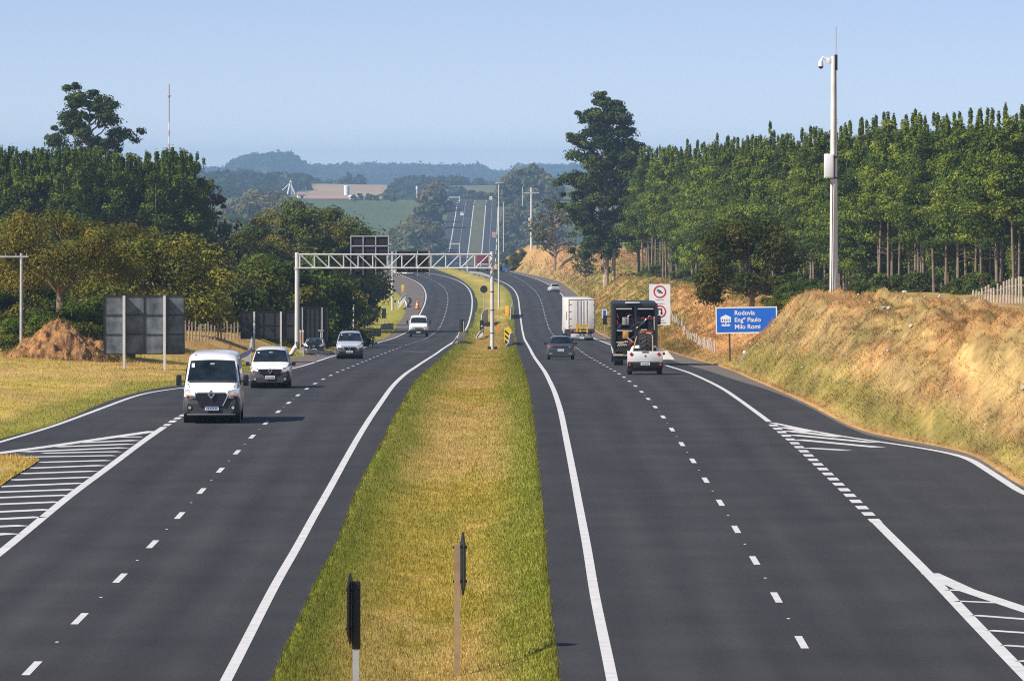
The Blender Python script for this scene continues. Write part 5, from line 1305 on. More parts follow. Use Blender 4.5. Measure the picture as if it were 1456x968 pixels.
# poles along the far straight
for (u0, v0, v1, D, l) in ((716, 288, 357, 2700, 'thin white pole at the right edge of the far straight'), (743, 266, 292, 3100, 'tiny pole on the hillside right of the far straight')):
    lamp_post(l, u0, v0, v1, D, .26, .2, name='pole')
def far_gantry(label, D, x0, x1, hgt, m):
    t = thing('far_gantry', label, 'gantry', ((x0 + x1) / 2, D, float(zroad(D)))); w = x1 - x0
    for s_ in (-1, 1): MB().tube([(s_ * w / 2, 0, -2), (s_ * w / 2, 0, hgt + .6)], .28, 8).obj('post', m, t)
    MB().box((0, 0, hgt), (w + .6, .5, .6)).obj('beam', m, t)
far_gantry('far blue-grey overhead gantry beside the pinkish truck', 2960, -7.0, -3.0, 6.2, mat('blue_grey', (.10, .14, .22), .5, var=.1))
far_gantry('far pale overhead gantry at the top of the shaded carriageway', 3380, -36, -29.5, 2.6, mat('pale_beam', (.6, .58, .5), .6, var=.1))
far_gantry('far pale overhead gantry at the foot of the climbing road', 2860, -37, -25, 5.5, mat('pale_beam', (.6, .58, .5), .6, var=.1))

# guardrails and barrier ends --------------------------------------------------
def guardrail(label, pts, h=.75, m=GALV, posts=True, blunt=True, cat='guardrail', group=None):
    """W-beam rail on posts; pts = [(x, y, height factor)] in world, ground height from the terrain"""
    P = [Vector((x, y, tz(x, y))) for x, y, k in pts]; K = [k for *_, k in pts]
    t = thing('guardrail', label, cat, P[0], 0, group)
    o = P[0]; prof = [(-.02, .16), (.05, .11), (.05, .05), (-.02, 0), (.05, -.05), (.05, -.11), (-.02, -.16)]
    b = MB(); vs = []; m_ = len(prof)
    for i, p in enumerate(P):
        d = (P[min(i + 1, len(P) - 1)] - P[max(i - 1, 0)]); d.z = 0; d.normalize(); nrm = Vector((-d.y, d.x, 0))
        for a, c in prof: vs.append(p - o + nrm * a + Vector((0, 0, h * K[i] - .18 + c)))
        for a, c in prof: vs.append(p - o + nrm * (a - .012) + Vector((0, 0, h * K[i] - .18 + c)))
    fs = []
    for i in range(len(P) - 1):
        for k in range(m_ - 1):
            q = i * 2 * m_; w = (i + 1) * 2 * m_
            fs += [(q + k, q + k + 1, w + k + 1, w + k), (q + m_ + k, w + m_ + k, w + m_ + k + 1, q + m_ + k + 1)]
        q = i * 2 * m_; w = (i + 1) * 2 * m_
        fs += [(q, w, w + m_, q + m_), (q + m_ - 1, q + 2 * m_ - 1, w + 2 * m_ - 1, w + m_ - 1)]
    b.add(vs, fs).obj('rail', m, t)
    L = 0; nxt = .3
    for i in range(len(P) - 1):
        seg = (P[i + 1] - P[i]).length
        while nxt <= L + seg:
            q = P[i] + (P[i + 1] - P[i]) * ((nxt - L) / seg) - o; kk = K[i] + (K[i + 1] - K[i]) * ((nxt - L) / seg)
            MB().box((q.x - .06, q.y, q.z + h * kk / 2 - .15), (.10, .12, h * kk + .1)).obj('post', m, t); nxt += 3.0
        L += seg
    return t
def gpt(u, v, k=1.0):
    D = depth(v); return (xof(u, D), D, k)
def barrier_end(label, u, v, D, w, h, dep, rz, m=None, slope=True):  # rail end built as a solid wall, shaped to cast an unbroken shadow
    """end of a slim crash wall running along the road: sloped nose, then full height"""
    x = xof(u, D); t = thing('barrier_end', label, 'crash barrier', (x, D, tz(x, D)), rz)
    k = w * .06; n = 4
    st = [(0, h * .45), (dep * .10, h * .85), (dep * .22, h), (dep, h)]
    vs = []; fs = []
    for y, hh in st:
        g = tz(x - y * math.sin(rz), D + y) - t.location.z
        vs += [(-k, y, g - .2), (-k * .8, y, g + hh), (k * .8, y, g + hh), (k, y, g - .2)]
    for j in range(len(st) - 1):
        for q in range(n): fs.append((j * n + q, j * n + (q + 1) % n, (j + 1) * n + (q + 1) % n, (j + 1) * n + q))
    fs += [(0, 1, 2, 3), tuple(range((len(st) - 1) * n, len(st) * n))[::-1]]
    MB().add(vs, fs).obj('wall_body', m or CONC, t)
    return t
W_ = mat('whitewashed_concrete', (.70, .69, .65), .8, var=.12, vscale=1.4)
# left side
guardrail('galvanised guardrail end curving down between the large white van and the small white van', [(xof(333, 345), 345, .55), (xof(343, 348), 348, .9), (xof(352, 352), 352, 1.05), (xof(357, 360), 360, 1.25), (xof(358, 372), 372, 1.9)], .85)
guardrail('galvanised guardrail running from the gantry foot towards the silver-blue small van', [(xof(427, 421), 421, .75), (xof(437, 421), 421, .85), (xof(455, 424), 424, .8), (xof(470, 432), 432, .7), (xof(478, 440), 440, .3)], .85)
guardrail('white-edged curved barrier on the left shoulder by the orange cone', [(xof(566.5, 890), 890, .9), (xof(567, 900), 900, 1.1), (xof(572, 930), 930, 1.2), (xof(576, 960), 960, 1.2), (xof(577, 990), 990, 1.0)], 1.0, W_)
barrier_end('white barrier end block beside the curved barrier on the left shoulder', 578, 0, 905, .5, .9, 14, R(2), W_)
def cone(label, u, D, s_=1.0):
    x = xof(u, D); t = thing('traffic_cone', label, 'traffic cone', (x, D, float(zroad(D)) + .01)); t.scale = (s_,) * 3
    MB().box((0, 0, .03), (.7, .7, .06), bev=.02).obj('base', BLACK, t)
    MB().tube([(0, 0, .06), (0, 0, 1.0)], [.27, .07], 14).obj('cone_body', ORANGE, t)
    MB().tube([(0, 0, .5), (0, 0, .68)], [.185, .135], 14).obj('reflective_band', PLATE, t)
cone('orange traffic cone at the left edge line beside the curved barrier', 593.5, 893, 1.25)
def post_sign(label, u, D, hgt, shape, m, w=.5, h=.5, pm=GALV, rz=0, name='small_sign', z=None, pole_r=.05):
    x = xof(u, D); t = thing(name, label, 'sign', (x, D, tz(x, D) if z is None else z), rz)
    MB().tube([(0, 0, -.3), (0, 0, hgt)], pole_r, 8).obj('post', pm, t)
    if shape == 'round': MB().tube([(0, -.06, hgt - h * .4), (0, -.085, hgt - h * .4)], w / 2, 20).obj('plate', m, t)
    else: MB().box((0, -.07, hgt - h / 2), (w, .03, h), bev=.012).obj('plate', m, t)
    return t
post_sign('dark back of a square sign on a short post left of the flat-nosed light truck', 546, 745, 2.3, 'box', DARK, .5, 1.2)
barrier_end('low dark barrier end at the foot of the square sign left of the light truck', 541, 0, 720, .5, .7, 8, R(-10))
barrier_end('second low barrier end near the light truck on the left verge', 524, 0, 640, .5, .8, 5, R(-14), mat('dark_block', (.05, .055, .06), .6, var=.2))
post_sign('thin dark marker post by the barrier end behind the silver-blue small van', 521, 645, 1.8, 'box', DARK, .16, .6)
post_sign('small yellow marker at the top of the curved barrier', 573, 995, 2.2, 'box', YELLOW, .5, 1.2)
post_sign('low galvanised post with a crossbar in front of the corrugated sign back', 456.5, 436, 2.0, 'box', GALV, .42, .07)
for u, l in ((427, 'left short pale stake beside the gantry post'), (430.5, 'right short pale stake beside the gantry post')):
    t = thing('stake', l, 'stake', (xof(u, 440), 440, tz(xof(u, 440), 440))); MB().box((0, 0, .75), (.10, .1, 1.7)).obj('shaft', mat('pinkish_wood', (.50, .36, .28), .8, var=.15), t); MB().box((0, 0, 1.64), (.12, .12, .14)).obj('cap', WHITE, t)

# median furniture
def edge_sign(label, u, vtop, D, plate_h, rz, dx, pm, dark=True, pole_bot=None):
    """arrow-shaped sign whose plate is almost edge-on to the road view"""
    x = xof(u, D); zg = tz(x, D) - .1; hgt = zof(vtop, D) - zg
    t = thing('median_sign', label, 'sign', (x, D, zg))
    MB().box((0, 0, hgt / 2 - .3), (.115, .115, hgt - .10 + .6 - .35)).obj('post', pm, t)
    b = MB(); w = plate_h * .52; zc = hgt - plate_h / 2; hx = plate_h / 2
    oct_ = [(0, hx), (w * .55, hx * .62), (w * .55, -hx * .62), (0, -hx), (-w * .55, -hx * .62), (-w * .55, hx * .62)]
    M = Matrix.Translation((dx, 0, zc)) @ Matrix.Rotation(rz, 4, 'Z')
    n = 6; vs = [M @ Vector((a, -.016, c)) for a, c in oct_] + [M @ Vector((a, .016, c)) for a, c in oct_]
    b.add(vs, [tuple(range(n)), tuple(range(n, 2 * n))[::-1]] + [(i, i + n, (i + 1) % n + n, (i + 1) % n) for i in range(n)])
    p = b.obj('plate', BLACK if dark else DARK, t)
    br = MB().box((dx / 2, 0, zc + plate_h * .26), (abs(dx) + .16, .05, .05)).box((dx / 2, 0, zc - plate_h * .28), (abs(dx) + .16, .05, .05))
    br.obj('bracket', BLACK, p)
    return t
s1 = edge_sign('dark edge-on arrow sign on a dark-sleeved white post in the central reservation', 506, 814, 107, 1.28, R(84), -.10, GALV, True)
x = xof(507, 107)
sl = MB().box((0.005, -.002, (zof(826, 107) + zof(922, 107)) / 2 - s1.location.z), (.155, .15, zof(826, 107) - zof(922, 107)), bev=.02).obj('sleeve', BLACK, s1)
edge_sign('dark edge-on arrow sign on a tan wooden post in the central reservation', 650, 756, 113.5, 1.2, R(97), .11, WOOD, False)
t = thing('bollard', 'black cylindrical bollard at the left edge line beside the median barrier end', 'bollard', (xof(657, 585), 585, tz(xof(657, 585), 585)))
MB().tube([(0, 0, -.2), (0, 0, 2.05)], .27, 14).obj('tube', BLACK, t); MB().tube([(.16, -.2, .1), (.16, -.2, 1.9)], .05, 8).obj('reflector_strip', GALV, t)
barrier_end('white-edged barrier end in the median at the foot of the black bollard', 650.5, 0, 545, .5, .95, 24, R(-1.2), W_)
guardrail('guardrail end at the left edge line running into the barrier by the black bollard', [(xof(640, 520), 520, .25), (xof(648, 540), 540, .8), (xof(652, 560), 560, 1.0)], .8)
barrier_end('white-edged barrier end below the yellow and black chevron marker', 723.5, 0, 512, .5, 1.05, 30, R(-.8), W_)
guardrail('short white guardrail end rising to the chevron marker', [(xof(720, 506), 506, .2), (xof(725, 520), 520, .7), (xof(728, 545), 545, 1.0), (xof(728.6, 560), 560, 1.0)], .8)
def chevron():
    D = 540; x = xof(722, D); zg = tz(x, D); zt = zof(464, D); h = 1.55; w = .68
    t = thing('chevron_marker', 'yellow sign with black diagonal stripes at the right edge of the central reservation', 'sign', (x, D, zg))
    z1 = zt - zg
    MB().tube([(0.1, .05, -.3), (.1, .05, z1 - .1)], .05, 8).obj('post', GALV, t)
    pl = MB().prism([(-w / 2, z1 - h * .9), (w * .4, z1 - h), (w / 2, z1 - h * .2), (w * .1, z1), (-w / 2, z1 - .16)], -.02, .02).obj('plate', YELLOW, t)
    st = MB()
    for k in range(3):
        q = z1 - .28 - k * .44
        st.prism([(-w * .40, q), (w * .42, q - .50), (w * .42, q - .74 + .02), (-w * .40, q - .22)], -.028, -.02)
    st.obj('stripes', BLACK, pl)
chevron()
t = post_sign('round dark sign back on a thin post in the median left of the straight pole', 688, 875, 4.1, 'round', DARK, 1.1, 1.9)
barrier_end('white-edged tall barrier panel in the median left of the gantry pole', 684, 0, 760, .5, 1.8, 40, R(-1.0), W_)
t = thing('bollard', 'slim dark bollard in the median below the round sign back', 'bollard', (xof(685, 690), 690, tz(xof(685, 690), 690))); MB().tube([(0, 0, -.2), (0, 0, 1.55)], .22, 12).obj('tube', BLACK, t); MB().tube([(0, -.2, .9), (0, -.23, .9)], .09, 10).obj('reflector', WHITE, t)
guardrail('bent white rail end lying in the median below the slim dark bollard', [(xof(678, 628), 628, .5), (xof(682, 645), 645, .9), (xof(687, 665), 665, 1.1)], .8, W_)
t = thing('delineator', 'orange upright marker on the right edge of the central reservation', 'marker', (xof(721, 840), 840, tz(xof(721, 840), 840))); MB().box((0, 0, .75), (.5, .1, 1.45), bev=.05).obj('plate', mat('amber_paint', (.8, .36, .02), .5, var=.1), t); MB().box((0, .08, .5), (.1, .06, 1.2)).obj('post', GALV, t)
barrier_end('white-edged barrier end beside the orange upright marker', 726, 0, 815, .5, 1.5, 34, R(-.4), W_)
t = thing('marker_stake', 'reddish orange stakes tied together on the median grass right of the gantry pole', 'marker', (xof(709, 690), 690, tz(xof(709, 690), 690)))
MB().box((-.18, 0, .5), (.10, .1, 1.1)).box((.12, 0, .55), (.1, .1, 1.2)).box((0, -.06, .75), (.5, .04, .1), ry=R(20)).obj('stakes', ORANGE, t)
post_sign('tiny white marker post at the brow between the carriageways', 664.5, 1270, 1.3, 'box', WHITE, .35, .9, WHITE)
guardrail('pale guardrail along the brow of the right carriageway median', [(xof(668, 1240), 1240, .9), (xof(684, 1215), 1215, 1.0), (xof(700, 1185), 1185, 1.0)], .9)

# right side ------------------------------------------------------------------
def text_obj(s_, size, loc, m, parent, name, off=.004):
    cu = bpy.data.curves.new(name, 'FONT'); cu.body = s_; cu.size = size; cu.extrude = .004; cu.offset = size * .018
    o = bpy.data.objects.new(name, cu); COL.objects.link(o)
    bpy.context.view_layer.update()
    me = bpy.data.meshes.new_from_object(o.evaluated_get(bpy.context.evaluated_depsgraph_get())); bpy.data.objects.remove(o)
    me.transform(Matrix.Translation(loc) @ Matrix.Rotation(math.pi / 2, 4, 'X')); me.materials.clear(); me.materials.append(m)
    return link(name, me, parent)
SWHITE = mat('sign_white', (.82, .82, .82), .45, var=.03)
def blue_sign():
    D = 352; x0, x1, z0, z1 = xof(1018.5, D), xof(1106, D), zof(474.5, D), zof(437, D); w, h = x1 - x0, z1 - z0
    t = thing('road_sign', 'blue road name sign with white lettering half buried behind the dry bank', 'sign', (x0, D, tz(x0 + 1, D))); t.rotation_euler = (0, 0, 0)
    zz = z0 - t.location.z
    tilt = R(-1.2)
    p = MB().box((w / 2, 0, zz + h / 2), (w, .04, h)).obj('panel', BLUE, t)
    b = MB().box((w / 2, -.022, zz + .035), (w, .012, .07)).box((w / 2, -.022, zz + h - .035), (w, .012, .07)).box((.035, -.0225, zz + h / 2), (.07, .012, h - .14)).box((w - .035, -.0225, zz + h / 2), (.07, .012, h - .14))
    b.obj('border', SWHITE, p)
    ts = h * .235
    for k, s_ in enumerate(('Rodovia', 'Engº Paulo', 'Milo Romi')):
        text_obj(s_, ts, (w * .305, -.026, zz + h * .70 - k * h * .262), SWHITE, p, 'lettering')
    cx, cz = w * .165, zz + h * .47; s_ = h * .30
    sh = MB().prism([(cx - s_ * .62, cz - s_ * .15), (cx + s_ * .62, cz - s_ * .15), (cx + s_ * .66, cz + s_ * .50), (cx, cz + s_ * .82), (cx - s_ * .66, cz + s_ * .50)], -.030, -.021)
    sh.box((cx, -.0255, cz - s_ * .36), (s_ * .14, .009, s_ * .34)).prism([(cx - s_ * .5, cz - s_ * .62), (cx + s_ * .5, cz - s_ * .62), (cx + s_ * .6, cz - s_ * .46), (cx - s_ * .6, cz - s_ * .46)], -.030, -.021)
    sh.box((cx - s_ * .3, -.0255, cz - s_ * .40), (s_ * .07, .008, s_ * .36), ry=R(-40)).box((cx + s_ * .3, -.0255, cz - s_ * .40), (s_ * .07, .008, s_ * .36), ry=R(40))
    bd = sh.obj('route_badge', SWHITE, p)
    d = MB()
    for q in range(4): d.box((cx - s_ * .42 + q * s_ * .28, -.0315, cz + s_ * .14), (s_ * .15, .004, s_ * .26))
    d.obj('badge_marks', BLUE, bd)
    for x in (w * .22, w * .80): MB().tube([(x, .07, -1.6), (x, .07, zz + h * .9)], .055, 8).obj('post', mat('dark_post', (.06, .045, .03), .8, var=.2), t)
    t.rotation_euler = (0, tilt * .8, R(-3))
blue_sign()
def white_sign():
    D = 402; x0, x1, z0, z1 = xof(923, D), xof(953, D), zof(462, D), zof(404, D); w, h = x1 - x0, z1 - z0
    t = thing('regulation_sign', 'tall white sign with two red prohibition circles above the concrete slab', 'sign', ((x0 + x1) / 2, D, tz((x0 + x1) / 2, D)))
    zz = z0 - t.location.z
    p = MB().box((0, 0, zz + h / 2), (w, .04, h)).obj('panel', SWHITE, t)
    REDS = mat('sign_red', (.55, .012, .02), .4, var=.04); INK = mat('sign_ink', (.03, .035, .05), .5, var=.1); GR = mat('faded_ink', (.22, .23, .26), .5, var=.1)
    r = w * .30
    c1, c2 = zz + h * .815, zz + h * .33
    for c in (c1, c2): MB().ring((0, c), r * .80, r, -.034, -.018).obj('red_ring', REDS, p)
    k = MB()
    for a, b_, l in ((-.16, -.02, .7), (-.02, .10, .95), (.14, .02, .75)): k.box((a * r * 1.3, -.026, c1 + b_ * r), (l * r, .008, r * .16), ry=R(42))
    k.obj('crossed_trucks_symbol', INK, p)
    a = MB().box((-.30 * r, -.026, c2 - .10 * r), (.22 * r, .008, .8 * r)).box((0, -.026, c2 + .40 * r), (.70 * r, .008, .22 * r)).box((.28 * r, -.026, c2 + .0 * r), (.22 * r, .008, .66 * r)).prism([(.02 * r, c2 - .22 * r), (.54 * r, c2 - .22 * r), (.28 * r, c2 - .58 * r)], -.030, -.021)
    a.obj('turn_arrow', INK, p)
    l = MB()
    for zc, ww in ((zz + h * .612, .40), (zz + h * .522, .46), (zz + h * .115, .44), (zz + h * .055, .62)):
        n = max(4, int(ww * 18))
        for q in range(n): l.box((-ww * w / 2 + ww * w * (q + .5) / n, -.024, zc), (ww * w / n * .68, .006, .045 if zc > zz + .5 else .06))
    l.obj('caption_lines', GR, p)
    MB().box((.05, .05, zz / 2 + .15), (.07, .07, zz + .9)).obj('post', WOOD, t)
white_sign()
def blue_tab():
    D = 600; x = xof(859.5, D); t = thing('kilometre_sign', 'small upright blue sign with white rim on the right verge beyond the box truck', 'sign', (x, D, tz(x, D)))
    z1 = zof(440, D) - t.location.z; z0 = zof(452.5, D) - t.location.z
    p = MB().box((0, 0, (z0 + z1) / 2), (.52, .03, z1 - z0)).obj('plate', SWHITE, t)
    MB().box((0, -.02, (z0 + z1) / 2), (.28, .012, (z1 - z0) * .8)).obj('blue_field', BLUE, p)
    MB().tube([(0, .05, -.3), (0, .05, z1)], .04, 8).obj('post', GALV, t)
blue_tab()
def slab():
    D = 392; x = xof(951, D); t = thing('concrete_slab', 'pale sloping concrete apron on the right shoulder below the white sign', 'concrete slab', (x, D, tz(x, D)))
    MB().add([(-.55, 0, -.1), (.75, 0, -.1), (.62, 0, .02), (-.5, 0, .05), (-.55, 4, -.1), (.35, 4, .3), (.0, 3.5, .78), (-.55, 3.5, .74)], [(0, 1, 2, 3), (3, 2, 6, 7), (1, 5, 6, 2), (4, 0, 3, 7), (5, 4, 7, 6), (0, 4, 5, 1)]).obj('apron', mat('pale_slab', (.58, .53, .44), .85, var=.12, vscale=2), t)
slab()
t = thing('delineator_post', 'short white leaning marker post on the dry bank', 'marker', on_ground(1051, 330)); t.rotation_euler = (0, R(22), 0)
MB().box((0, 0, .25), (.08, .06, .9)).obj('shaft', GALV, t); MB().box((0, 0, .78), (.16, .08, .18), bev=.03).obj('reflector', WHITE, t)
# white fence along the dirt track
def track_fence():
    pts = [(918, 397.5, 640), (930, 397, 620), (941, 394, 600), (947, 391.5, 585), (952, 393, 575), (960, 401, 545), (968, 411, 520), (975, 421, 495), (982, 432, 470), (990, 443, 448), (999, 452, 430), (1008, 459, 415), (1017, 464, 400)]
    us = np.interp(np.linspace(0, 12, 40), range(13), [p[0] for p in pts]); ds = np.interp(np.linspace(0, 12, 40), range(13), [p[2] for p in pts]); vv = np.interp(np.linspace(0, 12, 40), range(13), [p[1] for p in pts])
    t = thing('post_fence', 'rough fence of short white stakes and wire along the dirt track', 'fence', (xof(us[20], ds[20]), ds[20], tz(xof(us[20], ds[20]), ds[20])))
    o = t.location; rng = np.random.default_rng(5); prev = None
    wire = MB()
    for u, d in zip(us, ds):
        x = xof(u, d); z = tz(x, d); h = .5 + .4 * rng.random()
        b = MB().tube([(x - o.x, d - o.y, z - o.z - .2), (x - o.x + rng.normal() * .12, d - o.y, z - o.z + h)], [.065, .05], 6).obj('stake', mat('greyed_whitewash', (.50, .46, .40), .85, var=.2), t)
        if prev: wire.tube([(prev[0] - o.x, prev[1] - o.y, prev[2] - o.z + .55), (x - o.x, d - o.y, z - o.z + .55)], .02, 4)
        prev = (x, d, z)
    wire.obj('wire', GALV, t)
track_fence()
def pale_fence(label, name, u0, u1, n, D0, D1, h0, h1, m, r=.09):
    D = np.linspace(D0, D1, n); u = np.linspace(u0, u1, n); hh = np.linspace(h0, h1, n)
    x0 = xof(u[n // 2], D[n // 2]); t = thing(name, label, 'fence', (x0, D[n // 2], tz(x0, D[n // 2])))
    o = t.location; top = []
    for a, d, h in zip(u, D, hh):
        x = xof(a, d); z = tz(x, d); h = h * (.8 + .4 * RNG.random())
        MB().tube([(x - o.x, d - o.y, z - o.z - .4), (x - o.x + RNG.normal() * .03, d - o.y, z - o.z + h)], [r, r * .85], 6).obj('stake', m, t)
        top.append((x - o.x, d - o.y, z - o.z + h * .7))
    MB().tube(top, .02, 4).obj('wire', GALV, t)
pale_fence('row of tall pale stakes standing in for sunlit trunk bases at the right photo edge under the plantation', 'stake_fence', 1384, 1466, 20, 440, 412, .8, 2.2, mat('sunlit_trunk_wood', (.50, .43, .34), .85, var=.25), .08)  # sunlight on the lower trunks, put in as pale-coloured stakes
pale_fence('old wooden stake fence between the large sign back and the low boards', 'stake_fence', 264, 338, 17, 390, 440, 1.3, 1.1, mat('old_wood', (.30, .235, .165), .85, var=.3), .06)
pale_fence('short stake fence at the left photo edge beside the dirt mound', 'stake_fence', -12, 16, 7, 372, 372, 1.1, 1.0, mat('old_wood', (0, 0, 0)), .07)

# dirt mound -------------------------------------------------------------------
def mound():
    D = 338; x0 = xof(86, D); z0 = tz(x0, D) - .25; H = zof(455, D) - z0
    n, m_ = 150, 90; vs = []; 
    for j in range(m_):
        for i in range(n):
            u = (i / (n - 1) - .5) * 2; v = (j / (m_ - 1) - .5) * 2
            x = u * 4.1; y = v * 9
            r = math.sqrt(u * u + v * v)
            h = max(0, 1 - r ** 1.25) ** 1.05 * H * 1.04
            f_ = (float(fbm(x * 1.2 + 9, y * .6, 61)) - .5) * 1.5 + (float(vnoise(x * 2.9, y * 1.3, 62)) - .5) * .5 + (float(vnoise(x * 6.1, y * 2.6, 63)) - .5) * .24 + (float(vnoise(x * 14, y * 6, 64)) - .5) * .12
            h += f_ * .62 * min(1, h / .6)
            vs.append((x, y, h - .15))
    fs = [(j * n + i, j * n + i + 1, (j + 1) * n + i + 1, (j + 1) * n + i) for j in range(m_ - 1) for i in range(n - 1)]
    b = MB().add(vs, fs); o = b.obj('dirt_mound', DIRT, None, 25); o.location = (x0, D, z0)
    tag(o, 'rugged orange dirt mound under the brown spreading tree', 'dirt mound')
    rng = np.random.default_rng(12); P = np.array(vs); P = P[(P[:, 2] > -.1)]; w_ = np.exp(-((P[:, 2] - .15) / .45) ** 2) + .10 + .5 * (P[:, 2] > H * .8); P = P[rng.choice(len(P), 5200, p=w_ / w_.sum())] + rng.normal(size=(5200, 3)) * [.05, .1, 0] + np.array([x0, D, z0])
    n = len(P); h = .10 + .22 * rng.random(n); a = rng.random(n) * 6.28; d = np.stack([np.cos(a), np.sin(a), 0 * a], -1) * .022; tip = P + np.stack([rng.normal(size=n) * .12, rng.normal(size=n) * .12, h], -1)
    c = np.where(rng.random(n)[:, None] < .5, TAN * .8, GREEN * .6) * (.6 + .7 * rng.random(n))[:, None]
    tag(link('mound_weeds', npmesh('mound_weeds', np.stack([P - d, P + d, tip], 1).reshape(-1, 3), np.arange(3 * n).reshape(-1, 3), leaf_mat('grass_blades', .3), np.repeat(c, 3, 0), 3)), 'dry weeds growing on the orange dirt mound', 'weeds', kind='stuff')
mound()
# clods and pale stones on the cut bank
def clods():
    v, f, o = [], [], 0; rng = np.random.default_rng(9); b = MB()
    for k in range(260):
        Y = 170 + 230 * rng.random(); X = float(xRS(Y)) + 1.2 + 9 * rng.random(); s_ = .035 + .10 * rng.random() ** 2
        bm = bmesh.new(); bmesh.ops.create_icosphere(bm, subdivisions=1, radius=s_)
        for q in bm.verts: q.co *= .7 + .6 * rng.random()
        z = tz(X, Y); bm.verts.index_update()
        b.add([(X + q.co.x, Y + q.co.y, z + q.co.z * .8 + .08) for q in bm.verts], [[q.index for q in g.verts] for g in bm.faces]); bm.free()
    o = b.obj('loose_stones', mat('pale_stone', (.5, .42, .33), .9, var=.3, vscale=.7), None, 0); tag(o, 'scattered pale stones and clods on the dry cut bank', 'stones', kind='stuff')
clods()

# far buildings ------------------------------------------------------------------
def silo():
    D = 4050; x = xof(493, D); z = zof(289, D); t = thing('silo', 'plain white cylindrical tower in front of the distant brown field', 'silo', (x, D, z - 1))
    MB().tube([(0, 0, 0), (0, 0, 12.6)], 1.9, 24).obj('shaft', WHITE, t); MB().tube([(0, 0, 12.6), (0, 0, 13.0)], [1.9, 1.5], 24).obj('cap', WPOST, t)
silo()
def house(label, u, v, D, w, d, h, rz, wall, roof):
    x = xof(u, D); t = thing('farm_building', label, 'building', (x, D, zof(v, D)), rz)
    MB().box((0, 0, h / 2 - .5), (w, d, h + 1)).obj('wall', wall, t)
    b = MB(); e = .4
    b.add([(-w / 2 - e, -d / 2 - e, h), (w / 2 + e, -d / 2 - e, h), (w / 2 + e, d / 2 + e, h), (-w / 2 - e, d / 2 + e, h), (-w / 2 - e, 0, h + d * .28), (w / 2 + e, 0, h + d * .28)], [(0, 1, 5, 4), (2, 3, 4, 5), (0, 4, 3), (1, 2, 5), (0, 3, 2, 1)])
    b.obj('roof', roof, t)
    MB().box((0, -d / 2 - .03, h * .4), (w * .25, .06, h * .55)).obj('door', DARK, t)
BR = mat('roof_blue_grey', (.16, .20, .27), .6, var=.1); TR = mat('roof_tile', (.36, .20, .15), .8, var=.15); WW = mat('whitewash', (.76, .75, .72), .7, var=.05)
house('white far house with blue-grey roof right of the silo', 510, 290, 3950, 8, 7, 3, R(25), WW, BR)
house('small white far shed at the foot of the silo', 503, 286, 4000, 6, 5, 2.6, R(-10), WW, WW)
house('long low white far shed left of the silo', 467, 288, 4020, 26, 8, 2.6, 0, WW, TR)
house('small far white house left of the long shed', 428, 283, 4000, 5, 5, 3, R(10), WW, TR)
house('far white house near the crest trees left of the climbing road', 596, 283, 3430, 2.6, 3, 2, 0, WW, WW)
house('long white far roof on the left horizon above the thin sparse tree', 325, 264, 5100, 12, 5, 1.2, 0, WW, WW)
def water_tower():
    D = 3350; x = xof(593, D); z = zof(280, D); t = thing('water_tower', 'small pale far water tower beside the tree clump', 'water tower', (x, D, z)); MB().tube([(0, 0, -2), (0, 0, 4)], .35, 8).obj('stem', WW, t); MB().tube([(0, 0, 4), (0, 0, 6)], .7, 14).obj('tank', WW, t)
water_tower()
def conveyor():
    D = 3900; x = xof(412, D); z = zof(277, D); t = thing('grain_elevator', 'white splayed-leg elevator tower above the wooded rise', 'elevator tower', (x, D, z)); k = D / F
    b = MB().tube([(1.5 * k, 0, 20 * k), (-3.2 * k, 0, 0)], .55, 8).tube([(1.5 * k, 0, 20 * k), (3 * k, 1, 0)], .55, 8).tube([(2 * k, 0, 14 * k), (7.5 * k, 0, 1 * k)], .5, 8); b.obj('legs', WHITE, t)
    MB().tube([(0, 0, 16 * k), (1.2 * k, 0, 20 * k), (3 * k, 0, 17 * k)], [.6, .9, .6], 8).obj('head', WHITE, t)
    MB().tube([(0, 0, 16 * k), (-11 * k, 0, 6 * k)], .3, 6).obj('chute', WPOST, t)
conveyor()
def mast():
    D = 1500; x = xof(240.5, D); zb = tz(x, D); zt = zof(120, D); t = thing('radio_mast', 'thin red and white radio mast rising behind the left wood', 'radio mast', (x, D, zb)); h = zt - zb
    MB().tube([(0, 0, 0), (0, 0, h * .80)], .14, 6).obj('lower_section', PLATE, t)
    MB().tube([(0, 0, h * .80), (0, 0, h)], .13, 6).obj('upper_section', mat('mast_red', (.55, .22, .16), .5, var=.2), t)
    k = MB()
    for q in range(10): k.tube([(0, 0, h * (.1 + q * .07)), (0, 0, h * (.1 + q * .07 + .03))], .15, 6)
    k.obj('red_band', mat('mast_red', (0, 0, 0)), t)
    MB().tube([(0, 0, zof(139, D) - zb), (0, 0, zof(136, D) - zb)], [.25, .45], 8).obj('platform', GALV, t)
mast()
SKY_K, SKY_O, SKY_S = 2.2, .06, .096
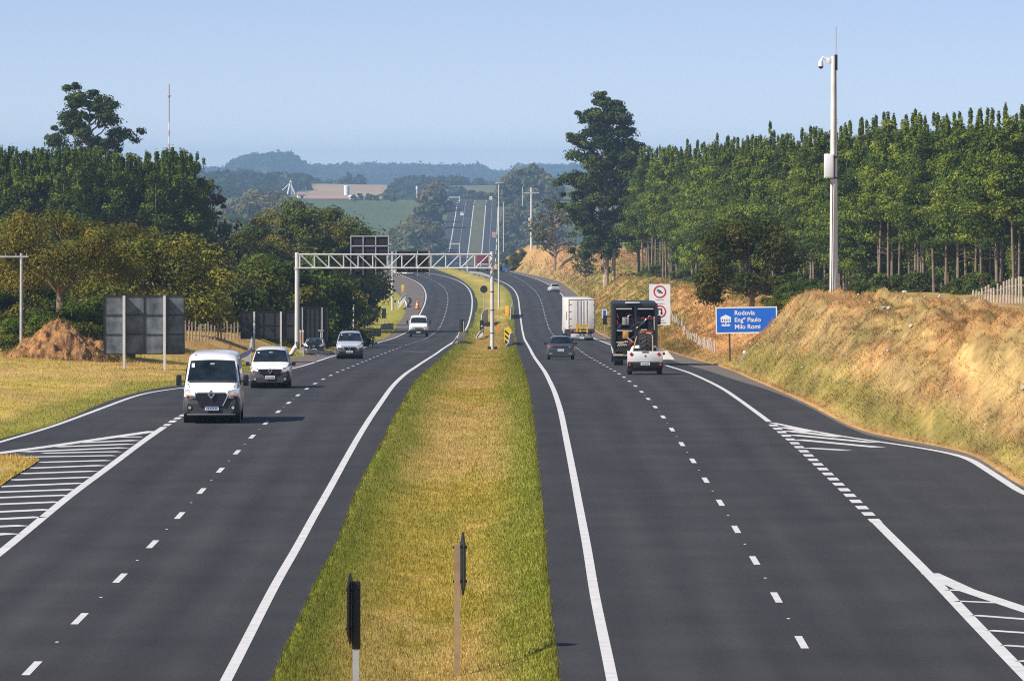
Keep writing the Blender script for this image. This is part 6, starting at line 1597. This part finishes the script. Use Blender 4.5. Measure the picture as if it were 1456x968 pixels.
# ---------------------------------------------------------------- haze, light, sky, camera
def haze():
    b = MB(); x0, x1, y0, y1, z0, z1 = -2600, 2600, -30, 12450, -60, 48
    b.box(((x0 + x1) / 2, (y0 + y1) / 2, (z0 + z1) / 2), (x1 - x0, y1 - y0, z1 - z0))
    m = bpy.data.materials.new('haze'); m.use_nodes = True; nt = m.node_tree; nt.nodes.remove(nt.nodes['Principled BSDF'])
    v = nt.nodes.new('ShaderNodeVolumePrincipled'); v.inputs['Color'].default_value = (.42, .66, 1.0, 1); v.inputs['Density'].default_value = HAZE_D; v.inputs['Anisotropy'].default_value = -.2
    nt.links.new(v.outputs[0], nt.nodes['Material Output'].inputs['Volume'])
    o = b.obj('haze', m, None, 0); tag(o, 'thin bluish haze in the distance', 'haze', kind='stuff')
HAZE_D = .85e-4
haze()

sd = Vector((-1.0, -.50, 1.0)).normalized()   # towards the sun: left and behind the camera
elev = math.asin(sd.z); azim = math.atan2(sd.x, sd.y)
sun = bpy.data.lights.new('sun', 'SUN'); sun.energy = 4.2; sun.angle = R(.53); sun.color = (1.0, .93, .82)
so = bpy.data.objects.new('sun', sun); COL.objects.link(so); so.rotation_euler = sd.to_track_quat('Z', 'Y').to_euler()

w = bpy.data.worlds.new('World'); scene.world = w; w.use_nodes = True; nt = w.node_tree
sky = nt.nodes.new('ShaderNodeTexSky'); sky.sky_type = 'NISHITA'; sky.sun_disc = False
sky.sun_elevation = elev; sky.sun_rotation = azim; sky.air_density = 1.0; sky.dust_density = .5; sky.ozone_density = 4.5; sky.altitude = 600
tc = nt.nodes.new('ShaderNodeTexCoord'); sp = nt.nodes.new('ShaderNodeSeparateXYZ'); cb = nt.nodes.new('ShaderNodeCombineXYZ')
ma = nt.nodes.new('ShaderNodeMath'); ma.operation = 'MULTIPLY_ADD'; ma.inputs[1].default_value = SKY_K; ma.inputs[2].default_value = SKY_O
nt.links.new(tc.outputs['Generated'], sp.inputs[0]); nt.links.new(sp.outputs['X'], cb.inputs['X']); nt.links.new(sp.outputs['Y'], cb.inputs['Y'])
nt.links.new(sp.outputs['Z'], ma.inputs[0]); nt.links.new(ma.outputs[0], cb.inputs['Z'])
nt.links.new(cb.outputs[0], sky.inputs['Vector'])
tint = nt.nodes.new('ShaderNodeMix'); tint.data_type = 'RGBA'; tint.blend_type = 'MULTIPLY'; tint.inputs['Factor'].default_value = 1; tint.inputs['B'].default_value = (1.25, 1.01, 1.0, 1)
nt.links.new(sky.outputs[0], tint.inputs['A']); nt.links.new(tint.outputs['Result'], nt.nodes['Background'].inputs['Color'])
nt.nodes['Background'].inputs['Strength'].default_value = SKY_S

cam = bpy.data.cameras.new('camera'); cam.sensor_width = 36; cam.lens = F / 1456 * 36; cam.shift_y = -(484 - HZ) / 1456; cam.clip_start = 1; cam.clip_end = 30000
co = bpy.data.objects.new('camera', cam); COL.objects.link(co); co.location = (0, 0, ZC); co.rotation_euler = (math.pi / 2, 0, 0)
scene.camera = co
vs_ = scene.view_settings; vs_.view_transform = 'Standard'; vs_.look = 'None'; vs_.exposure = 0.6; vs_.gamma = 1; vs_.use_curve_mapping = False
scene.render.engine = 'CYCLES'; cy = scene.cycles; cy.max_bounces = 5; cy.diffuse_bounces = 3; cy.glossy_bounces = 2; cy.transmission_bounces = 4; cy.volume_bounces = 1; cy.transparent_max_bounces = 8
cy.use_denoising = False; cy.filter_width = 1.1
